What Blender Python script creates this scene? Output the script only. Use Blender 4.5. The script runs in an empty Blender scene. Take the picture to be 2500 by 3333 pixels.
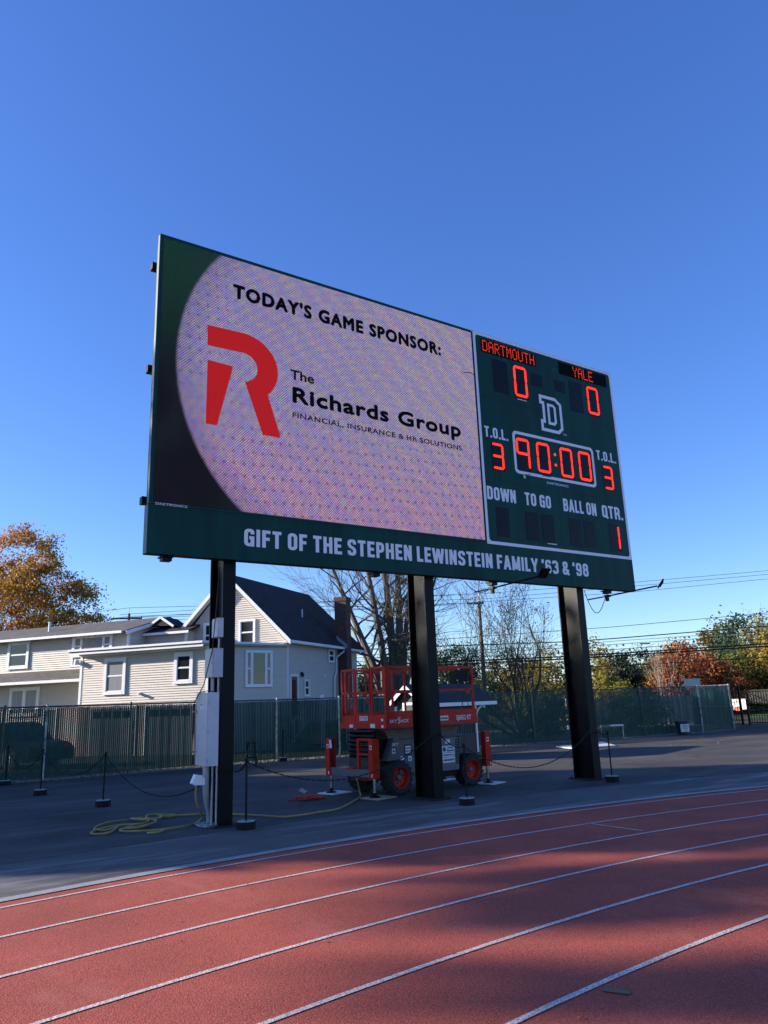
import bpy, bmesh, math, random
import numpy as np
from mathutils import Matrix, Vector

sc = bpy.context.scene
COL = sc.collection
R = math.radians
rng = np.random.default_rng(7)
random.seed(7)

# ------------------------------------------------------------------ camera, sky, sun, exposure
CAM_H = 1.6
cd = bpy.data.cameras.new('camera')
cam = bpy.data.objects.new('camera', cd)
COL.objects.link(cam)
cd.sensor_fit = 'VERTICAL'; cd.sensor_height = 24.0
cd.lens = 24.0 * 2454.41 / 3333.0
cd.clip_start = 0.05; cd.clip_end = 2000
_r = Vector((0.83133405, -0.55467762, -0.03487741))
_u = Vector((-0.10850636, -0.22353276, 0.96863795))
_f = Vector((0.54507803, 0.80147729, 0.24601644))
cam.matrix_world = Matrix(((_r.x, _u.x, -_f.x, 0), (_r.y, _u.y, -_f.y, 0), (_r.z, _u.z, -_f.z, CAM_H), (0, 0, 0, 1)))
sc.camera = cam

SUN_EL = R(17.0); SUN_ROT = R(-52.3)
w = bpy.data.worlds.new("World"); sc.world = w; w.use_nodes = True
nt = w.node_tree
sky = nt.nodes.new('ShaderNodeTexSky'); sky.sky_type = 'NISHITA'; sky.sun_disc = False
sky.sun_elevation = SUN_EL; sky.sun_rotation = SUN_ROT
sky.air_density = 1.0; sky.dust_density = 0.3; sky.ozone_density = 5.0; sky.altitude = 200
hs = nt.nodes.new('ShaderNodeHueSaturation'); hs.inputs['Saturation'].default_value = 1.19; hs.inputs['Hue'].default_value = 0.519; hs.inputs['Value'].default_value = 1.08
gm = nt.nodes.new('ShaderNodeGamma'); gm.inputs[1].default_value = 0.85
nt.links.new(sky.outputs[0], gm.inputs[0]); nt.links.new(gm.outputs[0], hs.inputs['Color'])
bg = nt.nodes['Background']
nt.links.new(hs.outputs[0], bg.inputs[0]); bg.inputs[1].default_value = 0.15
sl = bpy.data.lights.new('sun', 'SUN'); so = bpy.data.objects.new('sun', sl); COL.objects.link(so)
sl.energy = 5.0; sl.angle = R(0.53); sl.color = (1.0, 0.89, 0.75)
sun_to = Vector((math.sin(SUN_ROT) * math.cos(SUN_EL), math.cos(SUN_ROT) * math.cos(SUN_EL), math.sin(SUN_EL)))
so.rotation_euler = sun_to.to_track_quat('Z', 'Y').to_euler()
sc.view_settings.view_transform = 'Standard'; sc.view_settings.look = 'None'
sc.view_settings.exposure = 1.05; sc.view_settings.gamma = 1.0
sc.view_settings.use_curve_mapping = False
sc.cycles.max_bounces = 6; sc.cycles.transparent_max_bounces = 12
sc.cycles.use_adaptive_sampling = True

# ------------------------------------------------------------------ helpers
RX = Vector((0.82689, -0.56236, 0)); FW = Vector((0.56236, 0.82689, 0))   # ground directions: to the right, away

def away(x, z):
    p = RX * x + FW * z
    return (p.x, p.y)

def mat(name, col, rough=0.6, noise=0.0, scale=8.0, col2=None, bump=0.0, bscale=None, metal=0.0, detail=6.0, spec=None, stretch=None, thr=None, coord='Object'):
    m = bpy.data.materials.new(name); m.use_nodes = True
    n = m.node_tree.nodes; l = m.node_tree.links
    b = n['Principled BSDF']
    b.inputs['Roughness'].default_value = rough; b.inputs['Metallic'].default_value = metal
    if spec is not None: b.inputs['Specular IOR Level'].default_value = spec
    b.inputs['Base Color'].default_value = (*col, 1)
    if noise or col2 or bump:
        tc = n.new('ShaderNodeTexCoord'); mp = n.new('ShaderNodeMapping')
        l.new(tc.outputs[coord], mp.inputs[0])
        if stretch: mp.inputs['Scale'].default_value = stretch
    if noise or col2:
        t = n.new('ShaderNodeTexNoise'); t.inputs['Scale'].default_value = scale; t.inputs['Detail'].default_value = detail
        t.inputs['Roughness'].default_value = 0.65
        l.new(mp.outputs[0], t.inputs['Vector'])
        cr = n.new('ShaderNodeValToRGB'); lo, hi = thr or (0.3, 0.7)
        cr.color_ramp.elements[0].position = lo; cr.color_ramp.elements[1].position = hi
        c2 = col2 if col2 else tuple(min(1, c * (1 + noise)) for c in col)
        c1 = col if col2 else tuple(c * (1 - noise) for c in col)
        cr.color_ramp.elements[0].color = (*c1, 1); cr.color_ramp.elements[1].color = (*c2, 1)
        l.new(t.outputs[0], cr.inputs[0]); l.new(cr.outputs[0], b.inputs['Base Color'])
    if bump:
        t2 = n.new('ShaderNodeTexNoise'); t2.inputs['Scale'].default_value = bscale or scale * 4; t2.inputs['Detail'].default_value = 4
        l.new(mp.outputs[0], t2.inputs['Vector'])
        bp = n.new('ShaderNodeBump'); bp.inputs['Strength'].default_value = bump; bp.inputs['Distance'].default_value = 0.01
        l.new(t2.outputs[0], bp.inputs['Height']); l.new(bp.outputs[0], b.inputs['Normal'])
    return m

def emit(name, col, strength):
    m = bpy.data.materials.new(name); m.use_nodes = True
    b = m.node_tree.nodes['Principled BSDF']
    b.inputs['Base Color'].default_value = (col[0] * .15, col[1] * .15, col[2] * .15, 1)
    b.inputs['Specular IOR Level'].default_value = .1; b.inputs['Roughness'].default_value = .6
    b.inputs['Emission Color'].default_value = (*col, 1); b.inputs['Emission Strength'].default_value = strength
    return m

def leaf_mat(name, cols, scale=0.35, trans=0.35):
    """Leaves: colours run over the crown in patches and from leaf to leaf."""
    m = bpy.data.materials.new(name); m.use_nodes = True
    n = m.node_tree.nodes; l = m.node_tree.links
    b = n['Principled BSDF']; b.inputs['Roughness'].default_value = 0.6; b.inputs['Specular IOR Level'].default_value = 0.25
    tc = n.new('ShaderNodeTexCoord'); t = n.new('ShaderNodeTexNoise'); t.inputs['Scale'].default_value = scale; t.inputs['Detail'].default_value = 3
    l.new(tc.outputs['Object'], t.inputs['Vector'])
    g = n.new('ShaderNodeNewGeometry')
    ma = n.new('ShaderNodeMath'); ma.operation = 'MULTIPLY_ADD'; ma.inputs[1].default_value = 0.42
    l.new(g.outputs['Random Per Island'], ma.inputs[0])
    mb = n.new('ShaderNodeMath'); mb.operation = 'MULTIPLY_ADD'; mb.inputs[1].default_value = 1.6; mb.inputs[2].default_value = -0.5
    l.new(t.outputs[0], mb.inputs[0]); l.new(mb.outputs[0], ma.inputs[2])
    cr = n.new('ShaderNodeValToRGB')
    k = len(cols)
    while len(cr.color_ramp.elements) < k: cr.color_ramp.elements.new(0.5)
    for i, c in enumerate(cols):
        cr.color_ramp.elements[i].position = 0.08 + 0.84 * i / (k - 1); cr.color_ramp.elements[i].color = (*c, 1)
    l.new(ma.outputs[0], cr.inputs[0]); l.new(cr.outputs[0], b.inputs['Base Color'])
    tr = n.new('ShaderNodeBsdfTranslucent'); l.new(cr.outputs[0], tr.inputs[0])
    mx = n.new('ShaderNodeMixShader'); mx.inputs[0].default_value = trans
    l.new(b.outputs[0], mx.inputs[1]); l.new(tr.outputs[0], mx.inputs[2])
    l.new(mx.outputs[0], n['Material Output'].inputs[0])
    return m

def np_mesh(name, V, F):
    me = bpy.data.meshes.new(name)
    V = np.asarray(V, dtype=np.float32)
    if isinstance(F, np.ndarray):
        nf, k = F.shape
        me.vertices.add(len(V)); me.vertices.foreach_set('co', V.ravel())
        me.loops.add(nf * k); me.loops.foreach_set('vertex_index', F.astype(np.int32).ravel())
        me.polygons.add(nf); me.polygons.foreach_set('loop_start', np.arange(0, nf * k, k, dtype=np.int32))
        me.update(calc_edges=True)
    else:
        me.from_pydata(V.tolist(), [], F); me.update()
    return me

def attach(o, parent, local):
    if parent is not None:
        o.parent = parent
        if not local:
            M = Matrix.LocRotScale(parent.location, parent.rotation_euler, None)
            p = parent.parent
            if p is not None and parent.type == 'MESH':
                M = parent.matrix_parent_inverse @ M
                M = Matrix.LocRotScale(p.location, p.rotation_euler, None) @ M
            o.matrix_parent_inverse = M.inverted()

def tag(o, label=None, cat=None, group=None, kind=None):
    if label: o['label'] = label
    if cat: o['category'] = cat
    if group: o['group'] = group
    if kind: o['kind'] = kind
    return o

def thing(name, loc, label, cat, rz=0.0, group=None):
    o = bpy.data.objects.new(name, None); COL.objects.link(o)
    o.location = loc; o.rotation_euler = (0, 0, rz); o.empty_display_size = 0.2
    return tag(o, label, cat, group)

class MB:
    def __init__(s): s.v = []; s.f = []
    def add(s, V, F):
        k = len(s.v); s.v.extend([tuple(p) for p in V]); s.f.extend([tuple(i + k for i in f) for f in F]); return s
    def box(s, x0, x1, y0, y1, z0, z1):
        V = [(x0, y0, z0), (x1, y0, z0), (x1, y1, z0), (x0, y1, z0), (x0, y0, z1), (x1, y0, z1), (x1, y1, z1), (x0, y1, z1)]
        return s.add(V, [(0, 3, 2, 1), (4, 5, 6, 7), (0, 1, 5, 4), (1, 2, 6, 5), (2, 3, 7, 6), (3, 0, 4, 7)])
    def obox(s, c, size, ax=(1, 0, 0), up=(0, 0, 1)):
        ax = Vector(ax).normalized(); up = Vector(up); sd = up.cross(ax).normalized(); up = ax.cross(sd)
        c = Vector(c); a, b, d = ax * size[0] / 2, sd * size[1] / 2, up * size[2] / 2
        V = [c - a - b - d, c + a - b - d, c + a + b - d, c - a + b - d, c - a - b + d, c + a - b + d, c + a + b + d, c - a + b + d]
        return s.add(V, [(0, 3, 2, 1), (4, 5, 6, 7), (0, 1, 5, 4), (1, 2, 6, 5), (2, 3, 7, 6), (3, 0, 4, 7)])
    def bar(s, p, q, wd, ht=None, up=(0, 0, 1)):
        p = Vector(p); q = Vector(q); d = q - p
        if abs(d.normalized().dot(Vector(up).normalized())) > .99: up = (0, 1, 0)
        return s.obox((p + q) / 2, (d.length, wd, ht or wd), d, up)
    def tube(s, pts, rad, n=6, cap=True):
        pts = [Vector(p) for p in pts]
        rs = rad if isinstance(rad, (list, tuple, np.ndarray)) else [rad] * len(pts)
        V = []; F = []; prev = None
        for i, p in enumerate(pts):
            d = (pts[min(i + 1, len(pts) - 1)] - pts[max(i - 1, 0)])
            d = d.normalized() if d.length > 1e-9 else Vector((0, 0, 1))
            if prev is None:
                a = Vector((0, 0, 1)) if abs(d.z) < .9 else Vector((1, 0, 0))
                x = d.cross(a).normalized()
            else:
                x = (prev - d * prev.dot(d)); x = x.normalized() if x.length > 1e-6 else d.orthogonal().normalized()
            prev = x; y = d.cross(x)
            for k in range(n):
                a = 2 * math.pi * k / n
                V.append(p + (x * math.cos(a) + y * math.sin(a)) * rs[i])
        for i in range(len(pts) - 1):
            for k in range(n):
                k2 = (k + 1) % n
                F.append((i * n + k, i * n + k2, (i + 1) * n + k2, (i + 1) * n + k))
        if cap:
            F.append(tuple(range(n))[::-1]); F.append(tuple(range((len(pts) - 1) * n, len(pts) * n)))
        return s.add(V, F)
    def cyl(s, p, q, r, n=14, r2=None): return s.tube([p, q], [r, r if r2 is None else r2], n)
    def lathe(s, c, axis, prof, n=24, cap=True):
        """prof: (distance along axis, radius)"""
        axis = Vector(axis).normalized(); x = axis.orthogonal().normalized(); y = axis.cross(x); c = Vector(c)
        V = []; F = []
        for (d, r) in prof:
            for k in range(n):
                a = 2 * math.pi * k / n
                V.append(c + axis * d + (x * math.cos(a) + y * math.sin(a)) * r)
        for i in range(len(prof) - 1):
            for k in range(n):
                k2 = (k + 1) % n
                F.append((i * n + k, i * n + k2, (i + 1) * n + k2, (i + 1) * n + k))
        if cap: F.append(tuple(range(n))[::-1]); F.append(tuple(range((len(prof) - 1) * n, len(prof) * n)))
        return s.add(V, F)
    def prism(s, poly, off):
        """poly: 3-D points of a flat outline, off: extrusion vector"""
        n = len(poly); off = Vector(off)
        V = [Vector(p) for p in poly] + [Vector(p) + off for p in poly]
        F = [tuple(range(n))[::-1], tuple(range(n, 2 * n))] + [(i, (i + 1) % n, n + (i + 1) % n, n + i) for i in range(n)]
        return s.add(V, F)
    def ring(s, outer, inner, off):
        """flat frame between two outlines of the same length"""
        n = len(outer); off = Vector(off)
        V = [Vector(p) for p in outer] + [Vector(p) for p in inner]; V += [p + off for p in V]
        F = []
        for i in range(n):
            j = (i + 1) % n
            F += [(i, n + i, n + j, j), (2 * n + i, 2 * n + j, 3 * n + j, 3 * n + i), (i, j, 2 * n + j, 2 * n + i), (n + i, 3 * n + i, 3 * n + j, n + j)]
        return s.add(V, F)
    def mesh(s, name): return np_mesh(name, s.v, s.f)
    def build(s, name, m, parent=None, local=False, smooth=False, label=None, fixn=True):
        me = s.mesh(name)
        if fixn:
            b = bmesh.new(); b.from_mesh(me); bmesh.ops.recalc_face_normals(b, faces=b.faces); b.to_mesh(me); b.free()
        me.materials.append(m)
        if smooth:
            for p in me.polygons: p.use_smooth = True
            try: me.set_sharp_from_angle(angle=R(40))
            except Exception: pass
        o = bpy.data.objects.new(name, me); COL.objects.link(o); attach(o, parent, local)
        if label: o['label'] = label
        return o

def copy_tree(o, parent=None):
    c = o.copy(); COL.objects.link(c)
    if parent is not None: c.parent = parent
    for ch in [x for x in o.children]: copy_tree(ch, c)
    return c

# lettering: the built-in font turned into a mesh and fitted to a box
_fc = bpy.data.curves.new('font_probe', 'FONT'); _fo = bpy.data.objects.new('font_probe', _fc); COL.objects.link(_fo)
def _tm(body, bold=0.0, ext=0.0, spacing=1.0):
    _fc.body = body; _fc.offset = bold; _fc.extrude = ext; _fc.resolution_u = 3; _fc.space_character = spacing
    bpy.context.view_layer.update()
    return bpy.data.meshes.new_from_object(_fo.evaluated_get(bpy.context.evaluated_depsgraph_get()))
_cap = None
def text(name, body, O, X, Z, width, cap, m, parent, bold=0.0, local=False, spacing=1.0, depth=0.004, slant=0.0):
    """body written from O along X (unit), letters up along Z; fitted to the width and the cap height"""
    global _cap
    if _cap is None:
        h = _tm('H'); _cap = max(v.co.y for v in h.vertices); bpy.data.meshes.remove(h)
    me0 = _tm(body, 0.0, 0.0, spacing)
    co = np.empty(len(me0.vertices) * 3, dtype=np.float32); me0.vertices.foreach_get('co', co); co = co.reshape(-1, 3).astype(float)
    F0 = [tuple(p.vertices) for p in me0.polygons]; bpy.data.meshes.remove(me0)
    x0, x1 = co[:, 0].min(), co[:, 0].max()
    sx = (width - 2 * bold * cap) / (x1 - x0); sz = cap * (1 - 2 * bold) / _cap
    X = Vector(X).normalized(); Z = Vector(Z).normalized(); O = Vector(O); N = X.cross(Z)
    offs = [(0, 0)] + ([(math.cos(k * math.pi / 4), math.sin(k * math.pi / 4)) for k in range(8)] if bold else [])
    VV = []; FF = []
    for i, (ox, oz) in enumerate(offs):
        px = (co[:, 0] - x0) * sx + (1 + ox) * bold * cap; pz = co[:, 1] * sz + (1 + oz) * bold * cap
        P = np.array(O)[None] + np.outer(px + slant * pz, np.array(X)) + np.outer(pz, np.array(Z)) + np.array(N * (.0008 + .0004 * i))[None]
        k = len(VV); VV.extend(P.tolist()); FF.extend([tuple(v + k for v in f) for f in F0])
    me = np_mesh(name, VV, FF)
    me.materials.append(m)
    o = bpy.data.objects.new(name, me); COL.objects.link(o); attach(o, parent, local)
    return o

# condensed sign lettering: strokes of one width on a narrow body
def _fillet(P, r, closed=False):
    out = []; n = len(P)
    for i in range(n):
        if not closed and i in (0, n - 1): out.append(P[i]); continue
        a, b_, c = Vector(P[i - 1]), Vector(P[i]), Vector(P[(i + 1) % n])
        u, v = (a - b_), (c - b_); rr = min(r, u.length * .5, v.length * .5)
        p, q = b_ + u.normalized() * rr, b_ + v.normalized() * rr
        for k in range(6):
            t = k / 5; out.append(tuple(p * (1 - t) ** 2 + b_ * 2 * t * (1 - t) + q * t * t))
    return out
def _glyphs(t):
    l, b0, m1 = t / 2, t / 2, 1 - t / 2
    w = .50; r = w - t / 2; c = w / 2; R_ = .20
    G = {}
    box = [(l, b0), (l, m1), (r, m1), (r, b0)]
    G['O'] = (w, [(box, R_, 1)]); G['Q'] = (w, [(box, R_, 1), ([(c + .02, .20), (w + .02, -.02)], 0, 0)])
    G['G'] = (w, [([(r, .70), (r, m1), (l, m1), (l, b0), (r, b0), (r, .49)], R_, 0), ([(c, .49), (r + t / 2, .49)], 0, 0), ([(r, .0), (r, .49)], 0, 0)])
    G['S'] = (w, [([(r, .70), (r, m1), (l, m1), (l, .56), (r, .44), (r, b0), (l, b0), (l, .30)], .17, 0)])
    G['I'] = (t, [([(l, 0), (l, 1)], 0, 0)])
    G['F'] = (.42, [([(l, 0), (l, 1)], 0, 0), ([(0, m1), (.42, m1)], 0, 0), ([(0, .50), (.38, .50)], 0, 0)])
    G['E'] = (.43, [([(l, 0), (l, 1)], 0, 0), ([(0, m1), (.43, m1)], 0, 0), ([(0, .51), (.39, .51)], 0, 0), ([(0, b0), (.43, b0)], 0, 0)])
    G['L'] = (.40, [([(l, 0), (l, 1)], 0, 0), ([(0, b0), (.40, b0)], 0, 0)])
    G['T'] = (.46, [([(.23, 0), (.23, 1)], 0, 0), ([(0, m1), (.46, m1)], 0, 0)])
    G['H'] = (w, [([(l, 0), (l, 1)], 0, 0), ([(r, 0), (r, 1)], 0, 0), ([(l, .51), (r, .51)], 0, 0)])
    G['P'] = (.48, [([(l, 0), (l, 1)], 0, 0), ([(l, m1), (.48 - l, m1), (.48 - l, .44), (l, .44)], .18, 0)])
    G['R'] = (w, [([(l, 0), (l, 1)], 0, 0), ([(l, m1), (r, m1), (r, .47), (l, .47)], .18, 0), ([(c, .47), (r, .36), (r + .01, 0)], .12, 0)])
    G['B'] = (w, [([(l, 0), (l, 1)], 0, 0), ([(l, m1), (r - .015, m1), (r - .015, .52), (l, .52)], .16, 0), ([(l, .52), (r, .52), (r, b0), (l, b0)], .17, 0)])
    G['D'] = (w, [([(l, 0), (l, 1)], 0, 0), ([(l, m1), (r, m1), (r, b0), (l, b0)], .22, 0)])
    G['N'] = (w, [([(l, 0), (l, 1)], 0, 0), ([(r, 0), (r, 1)], 0, 0), ([(l - .01, 1), (r + .01, 0)], 0, 0)])
    G['M'] = (.64, [([(l, 0), (l, 1)], 0, 0), ([(.64 - l, 0), (.64 - l, 1)], 0, 0), ([(l, 1), (.32, .08)], 0, 0), ([(.64 - l, 1), (.32, .08)], 0, 0)])
    G['W'] = (.76, [([(.06, 1), (.20, 0)], 0, 0), ([(.20, 0), (.38, .96)], 0, 0), ([(.38, .96), (.56, 0)], 0, 0), ([(.56, 0), (.70, 1)], 0, 0)])
    G['A'] = (.54, [([(.07, 0), (.27, 1)], 0, 0), ([(.47, 0), (.27, 1)], 0, 0), ([(.14, .28), (.40, .28)], 0, 0)])
    G['Y'] = (.52, [([(.26, 0), (.26, .44)], 0, 0), ([(.05, 1), (.26, .40)], 0, 0), ([(.47, 1), (.26, .40)], 0, 0)])
    G["'"] = (t, [([(l + .01, 1), (l + .01, .86), (l - .04, .72)], .05, 0)])
    G['.'] = (t, [([(l, 0), (l, t)], 0, 0)])
    G['6'] = (w, [([(r, .72), (r, m1), (l, m1), (l, b0), (r, b0), (r, .56), (l, .56)], .18, 0)])
    G['9'] = (w, [([(l, .28), (l, b0), (r, b0), (r, m1), (l, m1), (l, .44), (r, .44)], .18, 0)])
    G['3'] = (w, [([(l, .74), (l, m1), (r, m1), (r, .53), (c - .05, .53)], .16, 0), ([(c - .05, .53), (r, .53), (r, b0), (l, b0), (l, .26)], .16, 0)])
    G['8'] = (w, [([(l + .01, .53), (l + .01, m1), (r - .01, m1), (r - .01, .53)], .16, 1), ([(l, .53), (r, .53), (r, b0), (l, b0)], .17, 1)])
    G['&'] = (.58, [([(.55, 0), (.13, .66), (.13, m1), (.39, m1), (.39, .70)], .12, 0), ([(.39, .70), (.37, .60), (l, .40), (l, b0), (.38, b0), (.50, .42)], .13, 0)])
    return G
def sign_text(name, body, x0, x1, z0, cap, m, parent, t=.185, gap=.105, space=.23, y=None):
    G = _glyphs(t); total = 0; adv = []
    for ch in body:
        wd = space if ch == ' ' else G[ch][0]; adv.append(total); total += wd + (0 if ch == ' ' else gap)
    total -= gap; sx = (x1 - x0) / total; mb = MB(); i = 0
    for ch, a in zip(body, adv):
        if ch == ' ': continue
        for j, (P, r, closed) in enumerate(G[ch][1]):
            Q = _fillet(P, r, closed) if r else P
            n = len(Q); L = []; Rr = []
            for k in range(n):
                p = Vector(Q[k])
                d0 = (p - Vector(Q[k - 1])) if (k or closed) else (Vector(Q[1]) - p)
                d1 = (Vector(Q[(k + 1) % n]) - p) if (k < n - 1 or closed) else d0
                if d0.length < 1e-6: d0 = d1
                if d1.length < 1e-6: d1 = d0
                d0, d1 = d0.normalized(), d1.normalized(); n0 = Vector((-d0.y, d0.x)); n1 = Vector((-d1.y, d1.x)); h = n0 + n1
                h = h / max(.5, h.dot(n0)); L.append(p + h * t / 2); Rr.append(p - h * t / 2)
            yy = (YP if y is None else y) - .0006 - .0009 * j
            V = [(x0 + (a + q.x) * sx, yy - .0006 * (k % n) / n, z0 + q.y * cap) for k, q in enumerate(L + Rr)]
            mb.add(V, [(k, (k + 1) % n, n + (k + 1) % n, n + k) for k in range(n if closed else n - 1)])
    return mb.build(name, m, parent, fixn=False)

# ------------------------------------------------------------------ materials
M = {}
M['green_panel'] = mat('green_panel_paint', (0.0040, 0.052, 0.040), 0.55, noise=.30, scale=2.6, stretch=(1, 1, .14), spec=.14)
M['green_lit_side'] = mat('green_lit_side_tone', (0.05, 0.085, 0.085), 0.5, noise=.1)  # board green, lightened for the light falling on its left end
M['white_vinyl'] = mat('white_vinyl', (0.80, 0.80, 0.84), 0.5, noise=.05, scale=20)
M['black_steel'] = mat('black_painted_steel', (0.0025, 0.0026, 0.0040), 0.45, spec=.16, noise=.4, scale=3, bump=.15, bscale=60, stretch=(1, 1, .3))
M['display_black'] = mat('black_display_face', (0.0012, 0.0012, 0.0014), .6, spec=.05, noise=.2)
M['rust_plate'] = mat('stained_plate', (0.020, 0.014, 0.012), .9, noise=.5, scale=9)
M['dark_module'] = mat('dark_lens', (0.0022, 0.003, 0.007), 0.4, noise=.3, scale=6, spec=.14)
M['led'] = emit('red_led', (1.0, 0.036, 0.018), 1.0)
M['led_amber'] = emit('red_led_small', (1.0, 0.05, 0.02), 0.55)
M['galv'] = mat('galvanised_steel', (0.36, 0.38, 0.40), 0.42, noise=.15, scale=12, metal=.6)
M['cabinet'] = mat('grey_cabinet_paint', (0.42, 0.44, 0.46), 0.42, noise=.07, scale=5, bump=.05)
M['cabinet2'] = mat('pale_cabinet_paint', (0.52, 0.53, 0.54), 0.42, noise=.07, scale=5, bump=.05)
M['pvc'] = mat('grey_conduit', (0.40, 0.41, 0.42), 0.5, noise=.12, scale=9)
M['white_plastic'] = mat('white_plastic', (0.78, 0.78, 0.76), 0.4, noise=.05)
M['yellow'] = mat('yellow_rubber', (0.36, 0.245, 0.07), 0.55, noise=.3, scale=6)
M['orange'] = mat('orange_rubber', (0.60, 0.055, 0.022), 0.5, noise=.2, scale=12)
M['lift_red'] = mat('red_lift_paint', (0.50, 0.018, 0.006), 0.45, spec=.25, noise=.30, scale=4, bump=.10)
M['lift_grey'] = mat('dark_grey_lift_paint', (0.055, 0.060, 0.066), 0.45, noise=.25, scale=6)
M['lift_grey2'] = mat('grey_lift_paint', (0.11, 0.115, 0.12), 0.45, noise=.2, scale=6)
M['lift_tan'] = mat('dusty_tan_steel', (0.13, 0.105, 0.08), 0.6, noise=.25, scale=6)
M['rubber'] = mat('tyre_rubber', (0.016, 0.016, 0.017), 0.8, noise=.4, scale=14)
M['chrome'] = mat('chrome_rod', (0.62, 0.63, 0.65), 0.18, metal=1.0, noise=.05)
M['plywood'] = mat('plywood', (0.40, 0.30, 0.20), 0.7, noise=.2, scale=4, stretch=(1, 6, 1))
M['whiteboard'] = mat('white_board', (0.60, 0.60, 0.58), 0.6, noise=.12, scale=5)
M['decal_white'] = mat('white_decal', (0.72, 0.72, 0.72), 0.45, noise=.05)
M['decal_blue'] = mat('dark_blue_ink', (0.012, 0.02, 0.07), 0.5, noise=.05)
M['black_iron'] = mat('black_iron', (0.006, 0.006, 0.007), 0.5, noise=.3, scale=10, spec=.2)
M['black_plastic'] = mat('black_plastic', (0.007, 0.007, 0.008), 0.55, noise=.3, scale=10, spec=.2)
M['concrete_black'] = mat('black_painted_concrete', (0.012, 0.013, 0.014), 0.8, spec=.2, col2=(0.12, 0.12, 0.115), scale=22, thr=(.62, .80), bump=.4)
M['concrete_white'] = mat('chipped_white_concrete', (0.10, 0.10, 0.10), 0.8, col2=(0.42, 0.42, 0.40), scale=14, thr=(.35, .6), bump=.4)
M['siding'] = mat('cream_vinyl_siding', (0.54, 0.50, 0.445), 0.55, noise=.05, scale=2, stretch=(.6, .6, 3))
M['trim'] = mat('white_trim', (0.74, 0.75, 0.77), 0.45, noise=.04)
M['shingle_dark'] = None
M['glass'] = mat('window_glass', (0.02, 0.024, 0.028), 0.06, noise=.3, scale=2, spec=.6)
M['curtain'] = mat('curtain_cloth', (0.20, 0.21, 0.23), 0.35, noise=.25, scale=5, stretch=(7, 7, .25))
M['brick_dark'] = None
M['wood_door'] = mat('brown_door', (0.10, 0.045, 0.018), 0.45, noise=.4, scale=4, stretch=(6, 6, 1))
M['garage'] = mat('blue_grey_garage_door', (0.10, 0.125, 0.15), 0.55, noise=.1)
M['stone'] = mat('tan_stucco', (0.33, 0.29, 0.24), 0.85, noise=.3, scale=5, bump=.5)
M['fence_green'] = mat('green_fence_slat', (0.008, 0.056, 0.045), 0.5, noise=.3, scale=4, spec=.25)
M['fence_wire'] = mat('green_coated_wire', (0.012, 0.070, 0.055), 0.45, noise=.2)
M['fence_post'] = mat('fence_post_paint', (0.015, 0.05, 0.042), 0.4, noise=.3, scale=12)
M['fence_post_pale_sunlit'] = mat('pale_sunlit_post', (0.06, 0.10, 0.085), 0.4, col2=(0.46, 0.47, 0.44), scale=9, thr=(.40, .60), stretch=(1, 1, .6))  # pale steel; on the fence it puts sunlight into the post colour
M['shed_paint'] = mat('slate_shed_paint', (0.022, 0.032, 0.038), 0.65, noise=.15, scale=6)
M['shed_base'] = mat('brown_shed_base', (0.045, 0.030, 0.028), 0.7, noise=.2)
M['grey_wood'] = mat('weathered_wood', (0.24, 0.225, 0.20), 0.8, noise=.2, scale=3, stretch=(8, 8, .6))
M['pole_wood'] = mat('pole_wood', (0.12, 0.085, 0.06), 0.85, noise=.4, scale=6, stretch=(4, 4, .4))
M['wire'] = mat('black_cable', (0.012, 0.012, 0.014), 0.5, noise=.1)
M['bark'] = mat('grey_bark', (0.120, 0.098, 0.078), 0.9, noise=.45, scale=7, stretch=(3, 3, .5), bump=.6)
M['bark_dark'] = mat('dark_bark', (0.045, 0.036, 0.030), 0.9, noise=.4, scale=8, bump=.5)
M['bark_pale'] = mat('pale_bark', (0.30, 0.26, 0.20), 0.9, noise=.3, scale=8)
M['bin'] = mat('dark_bin_plastic', (0.014, 0.022, 0.030), 0.45, noise=.2)
M['car_paint'] = mat('dark_car_paint', (0.010, 0.012, 0.015), 0.2, noise=.1)
M['white_paint'] = mat('white_car_paint', (0.7, 0.7, 0.7), 0.25, noise=.03)
M['red_plastic'] = mat('red_plastic', (0.5, 0.03, 0.03), 0.4, noise=.1)

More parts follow.
